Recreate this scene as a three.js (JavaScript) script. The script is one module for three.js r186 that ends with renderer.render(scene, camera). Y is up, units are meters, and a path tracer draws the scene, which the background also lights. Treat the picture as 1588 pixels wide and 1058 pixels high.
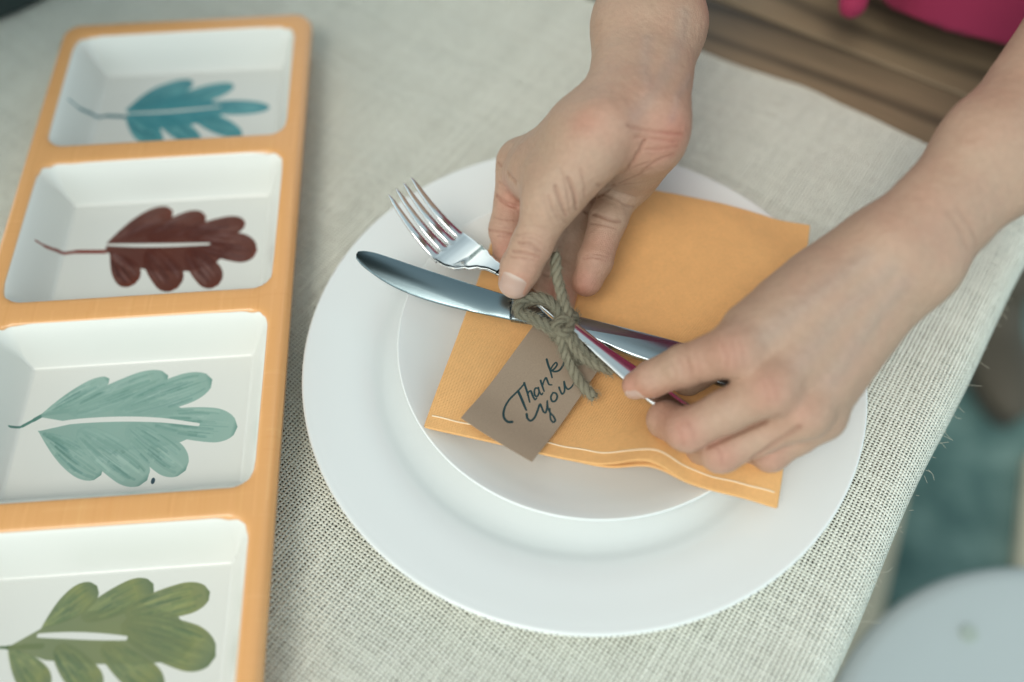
import * as THREE from 'three';
import { mergeGeometries, toCreasedNormals } from 'three/addons/utils/BufferGeometryUtils.js';
import { ImprovedNoise } from 'three/addons/math/ImprovedNoise.js';

// ---------------------------------------------------------------- camera, sky, sun, exposure
const W0 = 1588, H0 = 1058, F0 = 1369.29, PITCH = 1.00498, ROLL = -0.01327, CAM_Y = 0.39539;
const scene = new THREE.Scene();
const camera = new THREE.PerspectiveCamera(42.246, 1024 / 682, 0.02, 200);
camera.position.set(0, CAM_Y, 0);
camera.rotation.order = 'YXZ';
camera.rotation.set(-PITCH, 0, ROLL);
camera.focus = 0.424;
camera.userData.fStop = 2.0;

const renderer = new THREE.WebGLRenderer({ antialias: true });
renderer.setSize(1024, 682);
renderer.toneMapping = THREE.LinearToneMapping;
renderer.toneMappingExposure = 1.40;
renderer.shadowMap.enabled = true;

const SUN_DIR = new THREE.Vector3(-0.26, 0.82, 0.48).normalize();
{
  const w = 256, h = 128, d = new Float32Array(w * h * 4);
  const noise = new ImprovedNoise();
  for (let j = 0; j < h; j++) for (let i = 0; i < w; i++) {
    const e = ((j + 0.5) / h - 0.5) * Math.PI, az = ((i + 0.5) / w) * 2 * Math.PI;   // row 0 is the bottom of the sky
    const y = Math.sin(e), c = Math.cos(e), x = -c * Math.cos(az), z = -c * Math.sin(az);
    const s = Math.max(0, x * SUN_DIR.x + y * SUN_DIR.y + z * SUN_DIR.z);
    const cl = 1 + 0.22 * noise.noise(x * 2.1 + 5, y * 3.1, z * 2.1) + 0.1 * noise.noise(x * 5, y * 6, z * 5 + 9);
    const g = Math.pow(s, 6) * 0.16 + Math.pow(s, 26) * 0.22;
    const k = (0.40 + 0.85 * Math.pow(1 - Math.max(0, y), 1.5)) * (1 + 0.16 * z - 0.16 * x) * cl; // dimmed overhead for unseen cover, brighter towards the horizon
    const o = (j * w + i) * 4;
    const q = 0.5 + 0.5 * x;                             // bluer away from the sun's side
    const hz = Math.pow(1 - Math.max(0, y), 2) * (0.5 - 0.5 * x);
    d[o] = k * (0.86 - 0.10 * q + 0.17 * hz) + g * 1.14; d[o + 1] = k * 1.015 + g * 1.0; d[o + 2] = k * (1.07 + 0.03 * q - 0.18 * hz) + g * 0.78; d[o + 3] = 1;
  }
  const sky = new THREE.DataTexture(d, w, h, THREE.RGBAFormat, THREE.FloatType);
  sky.mapping = THREE.EquirectangularReflectionMapping;
  sky.magFilter = sky.minFilter = THREE.LinearFilter; sky.needsUpdate = true;
  scene.background = sky; scene.environment = sky;
}
const sun = new THREE.DirectionalLight(new THREE.Color(1.0, 0.94, 0.84), 1.05);
sun.position.copy(SUN_DIR).multiplyScalar(3).add(new THREE.Vector3(0.04, 0, -0.25));
sun.target.position.set(0.04, 0, -0.25);
sun.castShadow = true; sun.shadow.radius = 50;
Object.assign(sun.shadow.camera, { left: -1.2, right: 1.2, top: 1.2, bottom: -1.2, near: 0.1, far: 8 });
sun.shadow.mapSize.set(2048, 2048);
scene.add(sun, sun.target);

// ---------------------------------------------------------------- helpers
const V = (x, y, z) => new THREE.Vector3(x, y, z);
let seed = 7; const rnd = () => { seed = (seed * 1664525 + 1013904223) >>> 0; return seed / 4294967296; };
const rr = (a, b) => a + (b - a) * rnd();
const N3 = new ImprovedNoise();
const lerp = (a, b, t) => a + (b - a) * t, clamp = (x, a = 0, b = 1) => Math.min(b, Math.max(a, x));
const smooth = (a, b, x) => { const t = clamp((x - a) / (b - a)); return t * t * (3 - 2 * t); };
const CP = Math.cos(PITCH), SP = Math.sin(PITCH), CR = Math.cos(ROLL), SR = Math.sin(ROLL);
function ray(px, py) {                                    // surveying: line of sight of a measured spot
  let u = (px - W0 / 2) / F0, v = -(py - H0 / 2) / F0;
  [u, v] = [CR * u - SR * v, SR * u + CR * v];
  return V(u, v * CP - SP, -CP - v * SP);
}
function at(px, py, h) { const r = ray(px, py), t = (h - CAM_Y) / r.y; return V(r.x * t, h, r.z * t); }
const AX = V(0.5736, 0, -0.8192), BX = V(0.8192, 0, 0.5736); // the table's own axes
const tab = (a, b, y) => V(a * AX.x + b * BX.x, y, a * AX.z + b * BX.z);

const names = {};
function numbered(n) { const k = names[n] = (names[n] ?? -1) + 1; return k ? `${n}_${String(k).padStart(3, '0')}` : n; }
function put(name, geo, mat, parent = scene) {
  const m = new THREE.Mesh(geo, mat); m.name = parent === scene ? numbered(name) : name;
  if (parent !== scene) { parent.userData.__n ??= {}; const q = parent.userData.__n, k = q[name] = (q[name] ?? -1) + 1; if (k) m.name = `${name}_${String(k).padStart(3, '0')}`; Object.defineProperty(parent.userData, '__n', { enumerable: false, value: q, writable: true, configurable: true }); }
  m.castShadow = m.receiveShadow = true; parent.add(m); return m;
}
function thing(name, label, category, pos = V(0, 0, 0)) {
  const g = new THREE.Group(); g.name = numbered(name); g.position.copy(pos); g.userData.label = label; g.userData.category = category; scene.add(g); return g;
}
function tag(o, label, category, kind) { if (label) o.userData.label = label; if (category) o.userData.category = category; if (kind) o.userData.kind = kind; return o; }
function local(geo, g) { geo.translate(-g.position.x, -g.position.y, -g.position.z); return geo; }
const mat = (o) => new THREE.MeshPhysicalMaterial(o);
const lin = (r, g, b) => new THREE.Color().setRGB(r, g, b);
function dataTex(w, h, f, srgb = false) {
  const d = new Uint8Array(w * h * 4);
  for (let j = 0; j < h; j++) for (let i = 0; i < w; i++) { const c = f(i, j), o = (j * w + i) * 4; d[o] = clamp(c[0]) * 255; d[o + 1] = clamp(c[1]) * 255; d[o + 2] = clamp(c[2]) * 255; d[o + 3] = 255; }
  const t = new THREE.DataTexture(d, w, h); t.wrapS = t.wrapT = THREE.RepeatWrapping; t.magFilter = t.minFilter = THREE.LinearFilter;
  if (srgb) t.colorSpace = THREE.SRGBColorSpace; t.needsUpdate = true; return t;
}
function gridGeo(nu, nv, f, uvf) {                        // a sheet of (nu+1) x (nv+1) points
  const p = [], uv = [], ix = [];
  for (let j = 0; j <= nv; j++) for (let i = 0; i <= nu; i++) { const u = i / nu, v = j / nv, q = f(u, v); p.push(q.x, q.y, q.z); const t = uvf ? uvf(u, v, q) : [u, v]; uv.push(t[0], t[1]); }
  for (let j = 0; j < nv; j++) for (let i = 0; i < nu; i++) { const a = j * (nu + 1) + i, b = a + 1, c = a + nu + 1, d = c + 1; ix.push(a, b, d, a, d, c); }
  const g = new THREE.BufferGeometry(); g.setAttribute('position', new THREE.Float32BufferAttribute(p, 3)); g.setAttribute('uv', new THREE.Float32BufferAttribute(uv, 2)); g.setIndex(ix); g.computeVertexNormals(); return g;
}
function boxAB(a0, a1, b0, b1, y0, y1, ch = 0.002) {      // chamfered board in table axes, uv in metres along b
  const s = new THREE.Shape(); s.moveTo(b0 + ch, a0 + ch); s.lineTo(b1 - ch, a0 + ch); s.lineTo(b1 - ch, a1 - ch); s.lineTo(b0 + ch, a1 - ch); s.closePath();
  const g = new THREE.ExtrudeGeometry(s, { depth: y1 - y0 - 2 * ch, bevelEnabled: true, bevelThickness: ch, bevelSize: ch, bevelSegments: 2, curveSegments: 1 });
  const p = g.attributes.position, uv = g.attributes.uv;
  for (let i = 0; i < p.count; i++) { const b = p.getX(i), a = p.getY(i), y = p.getZ(i) + y0 + ch; uv.setXY(i, b, a + y * 0.7); const q = tab(a, b, y); p.setXYZ(i, q.x, q.y, q.z); }
  const ix = []; for (let i = 0; i < p.count; i += 3) ix.push(i, i + 2, i + 1); // the axes swap handedness
  g.setIndex(ix); const h = g.toNonIndexed(); h.computeVertexNormals(); return h;
}
function tube(points, r, seg = 24, rad = 8, closed = false) {
  return new THREE.TubeGeometry(new THREE.CatmullRomCurve3(points, closed, 'centripetal'), seg, r, rad, closed);
}

// ---------------------------------------------------------------- the setting: ground
const grassTex = dataTex(512, 512, (i, j) => {
  const x = i / 512 * 8, y = j / 512 * 8;
  let n = 0.5 + 0.55 * N3.noise(x, y, 1) + 0.40 * N3.noise(x * 3, y * 3, 4) + 0.2 * N3.noise(x * 11, y * 11, 9);
  n = clamp(n); return [0.17 + 0.30 * n, 0.29 + 0.28 * n, 0.285 + 0.26 * n];
}, true);
grassTex.repeat.set(100, 100);
{
  const g = new THREE.PlaneGeometry(120, 120, 1, 1); g.rotateX(-Math.PI / 2); g.translate(0, -0.74, 0);
  tag(put('ground', g, mat({ map: grassTex, roughness: 0.95 })), 'dark blue-green ground far below the table edge', null, 'structure');
}

// ---------------------------------------------------------------- the table of planks
const woodTex = dataTex(1024, 512, (i, j) => {
  const x = i / 1024 * 1.2, y = j / 512 * 0.6;
  const w = N3.noise(x * 2.2, y * 7, 2) * 0.05 + N3.noise(x * 6, y * 22, 7) * 0.008;
  const ring = 0.5 + 0.5 * Math.sin((y + w) * 150 + 3 * N3.noise(x * 1.1, y * 3, 5));
  const fine = N3.noise(x * 20, y * 420, 3) * 0.5 + N3.noise(x * 60, y * 900, 8) * 0.3;
  const streak = smooth(0.15, 0.55, N3.noise(x * 2.4 + 3, y * 16, 11));
  const k = clamp(0.82 - 0.30 * Math.pow(ring, 4) + 0.13 * fine - 0.42 * streak, 0.12, 1);
  return [0.58 * k + 0.04, 0.50 * k + 0.038, 0.395 * k + 0.03];
}, true);
woodTex.repeat.set(1 / 1.2, 1 / 0.6);
const woodMat = mat({ map: woodTex, roughness: 0.62, bumpMap: woodTex, bumpScale: 0.0003 });
const tableEnd = 0.60;
{
  const t = thing('wooden_table', 'wooden plank table under the burlap runner, bare boards showing at its far end', 'table', V(0, -0.74, 0));
  let a = tableEnd, k = 0;
  for (const w of [0.078, 0.15, 0.15, 0.15, 0.15, 0.15, 0.15, 0.15]) {
    const g = boxAB(a - w + 0.0012, a - 0.0012, -1.0, 0.049, -0.028, 0, 0.0016);
    const uv = g.attributes.uv; for (let i = 0; i < uv.count; i++) uv.setXY(i, uv.getX(i) + k * 0.37, uv.getY(i) + k * 0.171);
    put('plank', local(g, t), woodMat, t); a -= w; k++;
  }
  put('apron', local(boxAB(-0.42, 0.54, -0.04, -0.018, -0.11, -0.029), t), woodMat, t);
  put('apron', local(boxAB(-0.42, 0.54, -0.95, -0.928, -0.11, -0.029), t), woodMat, t);
  for (const [la, lb] of [[0.50, -0.09], [-0.46, -0.09], [0.50, -0.93], [-0.46, -0.93]]) put('leg', local(boxAB(la - 0.03, la + 0.03, lb - 0.03, lb + 0.03, -0.739, -0.0295), t), woodMat, t);
}

// ---------------------------------------------------------------- burlap runner
const NU = 128, NV = 120, PU = 0.0020, PV = 0.0017;       // threads per tile and their pitch
function weave() {
  const wd = 2048, hd = 2048, col = new Uint8Array(wd * hd * 4), al = new Uint8Array(wd * hd * 4);
  const mk = (n) => Array.from({ length: n }, () => ({ f: rnd() < 0.07 ? 1.16 : 1, w: rr(0.280, 0.340), o: rr(-0.035, 0.035), t: rr(0.975, 1.02), p: rr(0, 99) }));
  const U = mk(NU), Vt = mk(NV); for (const q of [...U, ...Vt]) q.w *= q.f;
  const wob = (t, x, n) => Math.sin(2 * Math.PI * (x * 7 / n) + t.p) * 0.04 + Math.sin(2 * Math.PI * (x * 17 / n) + t.p * 3) * 0.03;
  const slub = (t, x, n) => 1 + 0.06 * Math.sin(2 * Math.PI * (x * 5 / n) + t.p * 2) + 0.06 * Math.sin(2 * Math.PI * (x * 23 / n) + t.p * 5);
  for (let j = 0; j < hd; j++) for (let i = 0; i < wd; i++) {
    const x = (i + 0.5) / wd * NU, y = (j + 0.5) / hd * NV;
    let best = -1, tone = 1;
    let iu = Math.floor(x), tu = U[iu], du = (x - iu - 0.5 - tu.o - wob(tu, y, NV)) / (tu.w * slub(tu, y, NV));
    let iv = Math.floor(y), tv = Vt[iv], dv = (y - iv - 0.5 - tv.o - wob(tv, x, NU)) / (tv.w * slub(tv, x, NU));
    const ph = (iu + iv) % 2 ? 1 : -1;
    if (Math.abs(du) < 1) { const z = 0.5 + 0.42 * ph * Math.cos((y - iv - 0.5) * Math.PI) + 0.5 * Math.sqrt(1 - du * du); if (z > best) { best = z; tone = tu.t * (1 + 0.10 * Math.sin((du * 3 + y * 9) * 2.2)); } }
    if (Math.abs(dv) < 1) { const z = 0.5 - 0.42 * ph * Math.cos((x - iu - 0.5) * Math.PI) + 0.5 * Math.sqrt(1 - dv * dv); if (z > best) { best = z; tone = tv.t * (1 + 0.10 * Math.sin((dv * 3 + x * 9) * 2.2)); } }
    const o = (j * wd + i) * 4, n = 0.93 + 0.14 * ((i * 7919 + j * 104729) % 997) / 997;
    const k = tone * n;
    col[o] = clamp(0.910 * k) * 255; col[o + 1] = clamp(0.915 * k) * 255; col[o + 2] = clamp(0.860 * k) * 255; col[o + 3] = 255;
    al[o] = clamp(best / 1.42) * 255; al[o + 1] = best > 0 ? 255 : 0; al[o + 2] = 0; al[o + 3] = 255;
  }
  const T = (d, s) => { const t = new THREE.DataTexture(d, wd, hd); t.wrapS = t.wrapT = THREE.RepeatWrapping; t.magFilter = t.minFilter = THREE.LinearFilter; if (s) t.colorSpace = THREE.SRGBColorSpace; t.repeat.set(1 / (NU * PU), 1 / (NV * PV)); t.needsUpdate = true; return t; };
  return [T(col, true), T(al, false)];
}
const [burlapCol, burlapAl] = weave();
const burlapMat = mat({ map: burlapCol, alphaMap: burlapAl, alphaTest: 0.5, bumpMap: burlapAl, bumpScale: 0.0009, roughness: 0.95, side: THREE.DoubleSide });
const EDGE = 0.0667, RB = 0.016;
const clothY = (a, b) => { const away = smooth(0.13, 0.20, Math.hypot(a - 0.211, b + 0.105)); return 0.0024 + 0.0006 * N3.noise(a * 22, b * 22, 8) + away * (0.0018 + 0.0026 * N3.noise(a * 7, b * 16, 3)) * smooth(0.03, -0.02, b); };
{
  const t = thing('burlap_runner', 'cream open-weave burlap cloth covering the table and hanging over its edge', 'tablecloth', tab(0, 0, 0));
  const bFlat = EDGE - RB, L = 0.78, arc = Math.PI / 2 * RB, hang = 0.16;
  const total = L + arc + hang;
  const g = gridGeo(220, 260, (u, v) => {
    const hem = 0.4640 + 0.003 * Math.sin((1 - u) * 38 + 1) + 0.002 * N3.noise(u * 30, 0.3, 1);
    const a = lerp(-0.30, hem, v); let s = u * total - L;
    const wave = 0.0012 * Math.sin(a * 17) + 0.0008 * Math.sin(a * 41 + 1);
    if (s < 0) return tab(a, bFlat + s, clothY(a, bFlat + s) + 0.004 * 0);
    const y0 = clothY(a, bFlat);
    if (s < arc) { const q = s / RB; return tab(a, bFlat + Math.sin(q) * (RB + wave), y0 - (1 - Math.cos(q)) * RB); }
    const d = s - arc; return tab(a, EDGE + wave - d * 0.10 + 0.006 * Math.sin(a * 30 + d * 6) * d / hang, y0 - RB - d);
  }, (u, v, q) => [u * total, v * 0.78]);
  put('woven_cloth', local(g, t), burlapMat, t);
  // stray fibres along the fold
  const f = [];
  for (let k = 0; k < 80; k++) {
    const a = rr(0.02, 0.45), q = rr(0.5, 1.4), p0 = tab(a, EDGE - RB + Math.sin(q) * RB, 0.002 - (1 - Math.cos(q)) * RB);
    const l = rnd() < 0.2 ? rr(0.005, 0.011) : rr(0.001, 0.004), dir = BX.clone().multiplyScalar(rr(0.4, 1)).addScaledVector(AX, rr(-0.9, 0.9)).add(V(0, rr(-0.2, 0.8), 0)).normalize();
    const bend = V(rr(-1, 1), rr(-1, 0.3), rr(-1, 1)).multiplyScalar(l * 0.35);
    f.push(tube([p0, p0.clone().addScaledVector(dir, l * 0.5), p0.clone().addScaledVector(dir, l).add(bend)], 0.00007, 6, 4));
  }
  tag(put('stray_fibre', local(mergeGeometries(f), t), mat({ color: lin(0.62, 0.58, 0.48), roughness: 0.9 }), t), null, null, 'stuff');
}

// ---------------------------------------------------------------- plates
const glaze = mat({ color: lin(0.785, 0.81, 0.80), roughness: 0.22, clearcoat: 0.35, clearcoatRoughness: 0.12 });
function lathe(profile, seg = 160) {                      // profile [r, y] walked from centre of the top, over the rim, to the foot
  const c = new THREE.CatmullRomCurve3(profile.map(([r, y]) => V(r, y, 0)), false, 'centripetal').getPoints(profile.length * 8).map((p) => new THREE.Vector2(Math.max(p.x, 0.00001), p.y));
  const g = new THREE.LatheGeometry(c.reverse(), seg); return g;
}
const chargerC = V(0.03514, 0.0030, -0.23293), saladC = V(0.03941, 0.0076, -0.23701);
{
  const t = thing('dinner_plate', 'large plain white dinner plate flat on the burlap, under the smaller plate', 'plate', chargerC);
  put('plate_body', lathe([[0, 0.0042], [0.05, 0.0042], [0.092, 0.0044], [0.1, 0.0060], [0.1065, 0.0090], [0.114, 0.0112], [0.126, 0.0134], [0.136, 0.0151], [0.1393, 0.0154], [0.1400, 0.0146], [0.1390, 0.0134], [0.128, 0.0102], [0.110, 0.0058], [0.099, 0.0022], [0.094, 0.0002], [0.0915, 0.0002], [0.089, 0.0016], [0.05, 0.0016], [0, 0.0016]]), glaze, t);
  const s = thing('side_plate', 'small white plate stacked on the large plate, holding the orange napkin', 'plate', saladC);
  put('plate_body', lathe([[0, 0.0038], [0.04, 0.0038], [0.058, 0.0042], [0.068, 0.0062], [0.079, 0.0105], [0.089, 0.0155], [0.0945, 0.0182], [0.0960, 0.0187], [0.0964, 0.0180], [0.0957, 0.0171], [0.089, 0.0137], [0.078, 0.0084], [0.066, 0.0038], [0.060, 0.0018], [0.0575, 0.0002], [0.0555, 0.0002], [0.053, 0.0012], [0.03, 0.0012], [0, 0.0012]]), glaze, s);
}

// ---------------------------------------------------------------- serving tray with four painted compartments
const TH = 0.06067, TO = V(-0.13563, 0, -0.47246), TP = 0.10984;
const TS = V(Math.sin(TH), 0, Math.cos(TH)), TT = V(Math.cos(TH), 0, -Math.sin(TH));
const trayRim = 0.030, trayFloor = 0.0065, trayL = 3 * TP + 0.0956 + 0.0125, WI = 0.1367, WO = 0.0102;
const trayP = (s, t, y) => V(TO.x + s * TS.x + t * TT.x, y, TO.z + s * TS.z + t * TT.z);
function rbox(x, y, hx, hy, r) { const qx = Math.abs(x) - hx + r, qy = Math.abs(y) - hy + r; return Math.min(Math.max(qx, qy), 0) + Math.hypot(Math.max(qx, 0), Math.max(qy, 0)) - r; }
const cellSD = (k, s, t) => rbox(s - (k * TP + 0.0478), t + WI / 2, 0.0478, WI / 2, 0.010);
function trayY(s, t) {
  let d = 1; for (let k = 0; k < 4; k++) d = Math.min(d, cellSD(k, s, t));
  let y = trayRim;
  if (d < 0) { const q = -d / 0.0125; y = q < 1 ? lerp(trayRim - 0.0006, trayFloor, smooth(-0.08, 1.02, q) * 0.55 + 0.45 * q) : trayFloor; y = Math.min(y, trayRim); }
  const sd = d; if (sd >= 0) y = trayRim - 0.0006 + 0.0010 * (1 - Math.exp(-sd / 0.0015)) * 1.0;
  const o = -rbox(s - (trayL - 0.0125) / 2, t + WI / 2, (trayL + 0.0125) / 2, WI / 2 + WO, 0.012);   // distance in from the outer edge
  if (o < 0.004) { const q = clamp(1 - o / 0.004); y -= 0.004 * (1 - Math.sqrt(Math.max(0, 1 - q * q))); }
  return y;
}
function onTray(px, py) {                                 // where a measured spot lies on the tray
  const f = (h) => { const P = at(px, py, h), x = P.x - TO.x, z = P.z - TO.z; return [x * TS.x + z * TS.z, x * TT.x + z * TT.z]; };
  let h = trayRim; for (let k = 0; k < 60; k++) { const [s, t] = f(h); if (trayY(s, t) >= h) return [s, t]; h -= 0.0005; }
  return f(trayFloor);
}
const TX = { s0: -0.02, s1: 0.46, t0: -0.165, t1: 0.027 }, tw = 2048, thh = Math.round(2048 * (TX.t1 - TX.t0) / (TX.s1 - TX.s0));
const toC = ([s, t]) => [(s - TX.s0) / (TX.s1 - TX.s0) * tw, (t - TX.t0) / (TX.t1 - TX.t0) * thh];
function trayTexture() {
  const cv = document.createElement('canvas'); cv.width = tw; cv.height = thh; const c = cv.getContext('2d');
  c.fillStyle = 'rgb(226,168,110)'; c.fillRect(0, 0, tw, thh);
  for (let k = 0; k < 1500; k++) { // brush marks in the orange glaze
    const x = rnd() * tw, y = rnd() * thh; c.strokeStyle = rnd() < 0.5 ? `rgba(200,128,64,${rr(0.02, 0.09)})` : `rgba(252,212,156,${rr(0.02, 0.10)})`; c.lineWidth = rr(1, 7);
    const l = rr(40, 260), vert = rnd() < 0.35; c.beginPath(); c.moveTo(x, y); c.lineTo(x + (vert ? rr(-4, 4) : l), y + (vert ? l * 0.5 : rr(-4, 4))); c.stroke();
  }
  const ppm = tw / (TX.s1 - TX.s0);
  for (let k = 0; k < 4; k++) { // white compartments, their painted edge a little wavering
    c.beginPath(); const n = 160, hs = 0.0478, ht = WI / 2, r = 0.010;
    for (let i = 0; i <= n; i++) {
      const q = i / n * 2 * Math.PI, e = 0.16, cs = Math.cos(q), sn = Math.sin(q);
      const ss = Math.sign(cs) * Math.pow(Math.abs(cs), e) , st = Math.sign(sn) * Math.pow(Math.abs(sn), e);
      const w = 0.0006 * N3.noise(i * 0.15, k * 9, 2) + 0.0004;
      const [x, y] = toC([k * TP + 0.0478 + ss * (hs + w), -ht + st * (ht + w)]); i ? c.lineTo(x, y) : c.moveTo(x, y);
    }
    c.closePath(); c.fillStyle = 'rgb(222,222,216)'; c.fill(); c.strokeStyle = 'rgba(188,118,58,0.35)'; c.lineWidth = 2.5; c.stroke();
  }
  const P = (x, y) => toC(onTray(x, y));
  function leaf(Z, ox, oy, L, k) {
    c.save(); c.beginPath(); { const a = toC([k * TP + 0.0002, -WI + 0.0002]), b = toC([k * TP + 0.0954, -0.0002]); c.rect(a[0], a[1], b[0] - a[0], b[1] - a[1]); } c.clip();
    const q = ([x, y]) => P(x / Z + ox, y / Z + oy);
    const lobe = ([bx, by, tx, ty, w], li) => {
      const b = [bx / Z + ox, by / Z + oy], t = [tx / Z + ox, ty / Z + oy]; w /= Z;
      const dx = t[0] - b[0], dy = t[1] - b[1], l = Math.hypot(dx, dy), ux = dx / l, uy = dy / l, pts = [];
      const tv = L.tipv ?? 0.7, prof = (v) => v < tv ? Math.pow(Math.sin(v / tv * Math.PI / 2), L.sharp.includes(li) ? 1.0 : 0.4) : Math.sqrt(Math.max(0, 1 - Math.pow((v - tv) / (1 - tv), 2)));
      for (let i = 0; i <= 26; i++) { const v = i / 26; pts.push([v, prof(v)]); }
      const at2 = (v, s) => P(b[0] + ux * v * l - uy * s * w, b[1] + uy * v * l + ux * s * w);
      const col = L.cols[Math.floor(rnd() * L.cols.length)];
      c.beginPath(); pts.forEach(([v, s], i) => { const p = at2(v, s); i ? c.lineTo(...p) : c.moveTo(...p); }); pts.slice().reverse().forEach(([v, s]) => c.lineTo(...at2(v, -s))); c.closePath();
      { const p0 = at2(0, 0), p1 = at2(1, 0), gr = c.createLinearGradient(p0[0], p0[1], p1[0], p1[1]); gr.addColorStop(0, `rgba(${col},0.0)`); gr.addColorStop(0.4, `rgba(${col},0.3)`); gr.addColorStop(0.75, `rgba(${L.wash},0.55)`); gr.addColorStop(0.94, `rgba(${col},0.5)`); gr.addColorStop(1, `rgba(${L.edge},0.6)`); c.fillStyle = `rgba(${L.cols[0]},0.9)`; c.fill(); c.fillStyle = gr; c.fill(); } 
      for (let i = 0; i < 70; i++) { // bristle streaks
        const s = rr(-0.85, 0.85), v0 = rr(0.05, 0.6), v1 = v0 + rr(0.15, 0.38); c.beginPath();
        for (let m = 0; m <= 8; m++) { const v = lerp(v0, Math.min(v1, 0.95), m / 8), p = at2(v, s * prof(v)); m ? c.lineTo(...p) : c.moveTo(...p); }
        c.strokeStyle = rnd() < 0.5 ? `rgba(${L.dark},${rr(0.06, 0.24)})` : `rgba(${L.light},${rr(0.06, 0.26)})`; c.lineWidth = rr(1, 7); c.stroke();
      }
    };
    c.lineCap = 'round'; c.lineJoin = 'round';
    for (let i = 0; i < L.stem.length - 1; i++) { c.beginPath(); c.moveTo(...q(L.stem[i])); c.lineTo(...q(L.stem[i + 1])); c.strokeStyle = `rgba(${L.edge},0.95)`; c.lineWidth = lerp(5, 13, i / (L.stem.length - 1)); c.stroke(); }
    c.beginPath(); L.body.forEach((p, i) => i ? c.lineTo(...q(p)) : c.moveTo(...q(p))); c.closePath(); c.fillStyle = `rgba(${L.cols[0]},0.88)`; c.fill();
    L.lobes.forEach(lobe);
    { const xs = L.body.map(q), mx = xs.reduce((a, p) => a + p[0], 0) / xs.length, my = xs.reduce((a, p) => a + p[1], 0) / xs.length, ra = Math.max(...xs.map((p) => Math.hypot(p[0] - mx, p[1] - my))), gr = c.createRadialGradient(mx, my, ra * 0.1, mx, my, ra); gr.addColorStop(0, `rgba(${L.cols[0]},0.50)`); gr.addColorStop(0.6, `rgba(${L.cols[1]},0.28)`); gr.addColorStop(1, `rgba(${L.cols[1]},0.0)`); c.beginPath(); xs.forEach((p, i) => i ? c.lineTo(...p) : c.moveTo(...p)); c.closePath(); c.fillStyle = gr; c.fill(); }
    const rib = L.rib.map(q); // the bare white rib left between the strokes
    c.beginPath(); const wdt = L.ribw; { const cu = new THREE.CatmullRomCurve3(rib.map(([a, b]) => V(a, b, 0)), false, 'centripetal').getPoints(60); c.strokeStyle = 'rgb(220,220,214)'; for (let i = 0; i < 60; i++) { const v = i / 59; c.lineWidth = wdt * (0.35 + 0.75 * Math.sin(Math.PI * clamp(0.12 + v * 0.74))) ; c.beginPath(); c.moveTo(cu[i].x, cu[i].y); c.lineTo(cu[i + 1].x, cu[i + 1].y); c.stroke(); } } c.restore();
  }
  leaf(2.115, 0, 0, { cols: ['72,142,150', '62,130,140', '84,152,156'], edge: '44,108,118', dark: '34,96,108', light: '140,190,190', wash: '96,160,166', tipv: 0.52, ribw: 7, sharp: [0, 3],
    stem: [[228, 330], [262, 358], [300, 376], [350, 380], [420, 384]], body: [[412, 358], [520, 312], [620, 318], [700, 332], [760, 350], [720, 380], [650, 405], [560, 420], [480, 425], [430, 392]],
    lobes: [[415, 359, 634, 268, 30], [540, 348, 768, 280, 27], [650, 354, 885, 352, 24], [410, 382, 530, 468, 40], [520, 388, 658, 464, 32], [625, 372, 794, 442, 30]], rib: [[408, 372], [520, 368], [620, 360], [722, 350]] }, 0);
  leaf(2.115, 0, 0, { cols: ['90,46,36', '74,40,36', '102,46,32'], edge: '122,40,24', dark: '44,22,24', light: '150,126,124', wash: '100,62,54', ribw: 10, sharp: [0, 4],
    stem: [[123, 795], [150, 812], [190, 826], [250, 826], [345, 826]], body: [[350, 797], [480, 735], [600, 735], [720, 760], [770, 810], [700, 868], [620, 890], [500, 888], [410, 872], [345, 822]],
    lobes: [[350, 797, 566, 690, 36], [480, 782, 675, 708, 36], [600, 772, 805, 730, 32], [640, 790, 843, 822, 48], [360, 824, 442, 932, 46], [480, 820, 582, 945, 52], [610, 818, 716, 935, 46]], rib: [[345, 803], [450, 805], [560, 804], [684, 800]] }, 1);
  leaf(1.711, 0, 440, { cols: ['138,168,158', '126,158,148', '150,178,168'], edge: '84,126,116', dark: '70,114,106', light: '178,202,192', wash: '146,176,166', ribw: 11, sharp: [0, 4],
    stem: [[30, 382], [60, 378], [90, 362], [120, 345], [200, 335]], body: [[110, 348], [200, 300], [330, 290], [440, 310], [520, 350], [560, 385], [480, 420], [400, 440], [290, 440], [180, 440], [100, 392], [200, 370], [110, 355]],
    lobes: [[105, 350, 290, 252, 21], [180, 345, 446, 244, 36], [300, 345, 563, 254, 40], [400, 364, 630, 380, 46], [100, 390, 268, 508, 44], [205, 388, 390, 522, 52], [335, 378, 492, 496, 50]], rib: [[93, 384], [180, 368], [300, 360], [420, 362], [525, 374]] }, 2);
  leaf(1.711, 0, 440, { cols: ['122,130,92', '100,116,90', '88,106,84'], edge: '78,100,66', dark: '66,94,76', light: '158,164,110', wash: '132,138,86', ribw: 12, sharp: [0, 4],
    stem: [[0, 966], [20, 966], [60, 964], [110, 962]], body: [[108, 916], [230, 870], [380, 850], [470, 880], [520, 950], [480, 1000], [380, 1010], [250, 1010], [120, 1000], [20, 965]],
    lobes: [[108, 916, 257, 802, 36], [215, 890, 407, 797, 38], [330, 880, 557, 818, 42], [320, 905, 572, 990, 64], [20, 962, 120, 1085, 46], [150, 960, 258, 1090, 48], [270, 958, 428, 1085, 48]], rib: [[103, 934], [180, 934], [260, 937], [332, 941]] }, 3);
  const sp = P(237, 746); c.fillStyle = 'rgb(60,80,90)'; c.beginPath(); c.ellipse(sp[0], sp[1], 7, 4, 0, 0, 7); c.fill();
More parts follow.
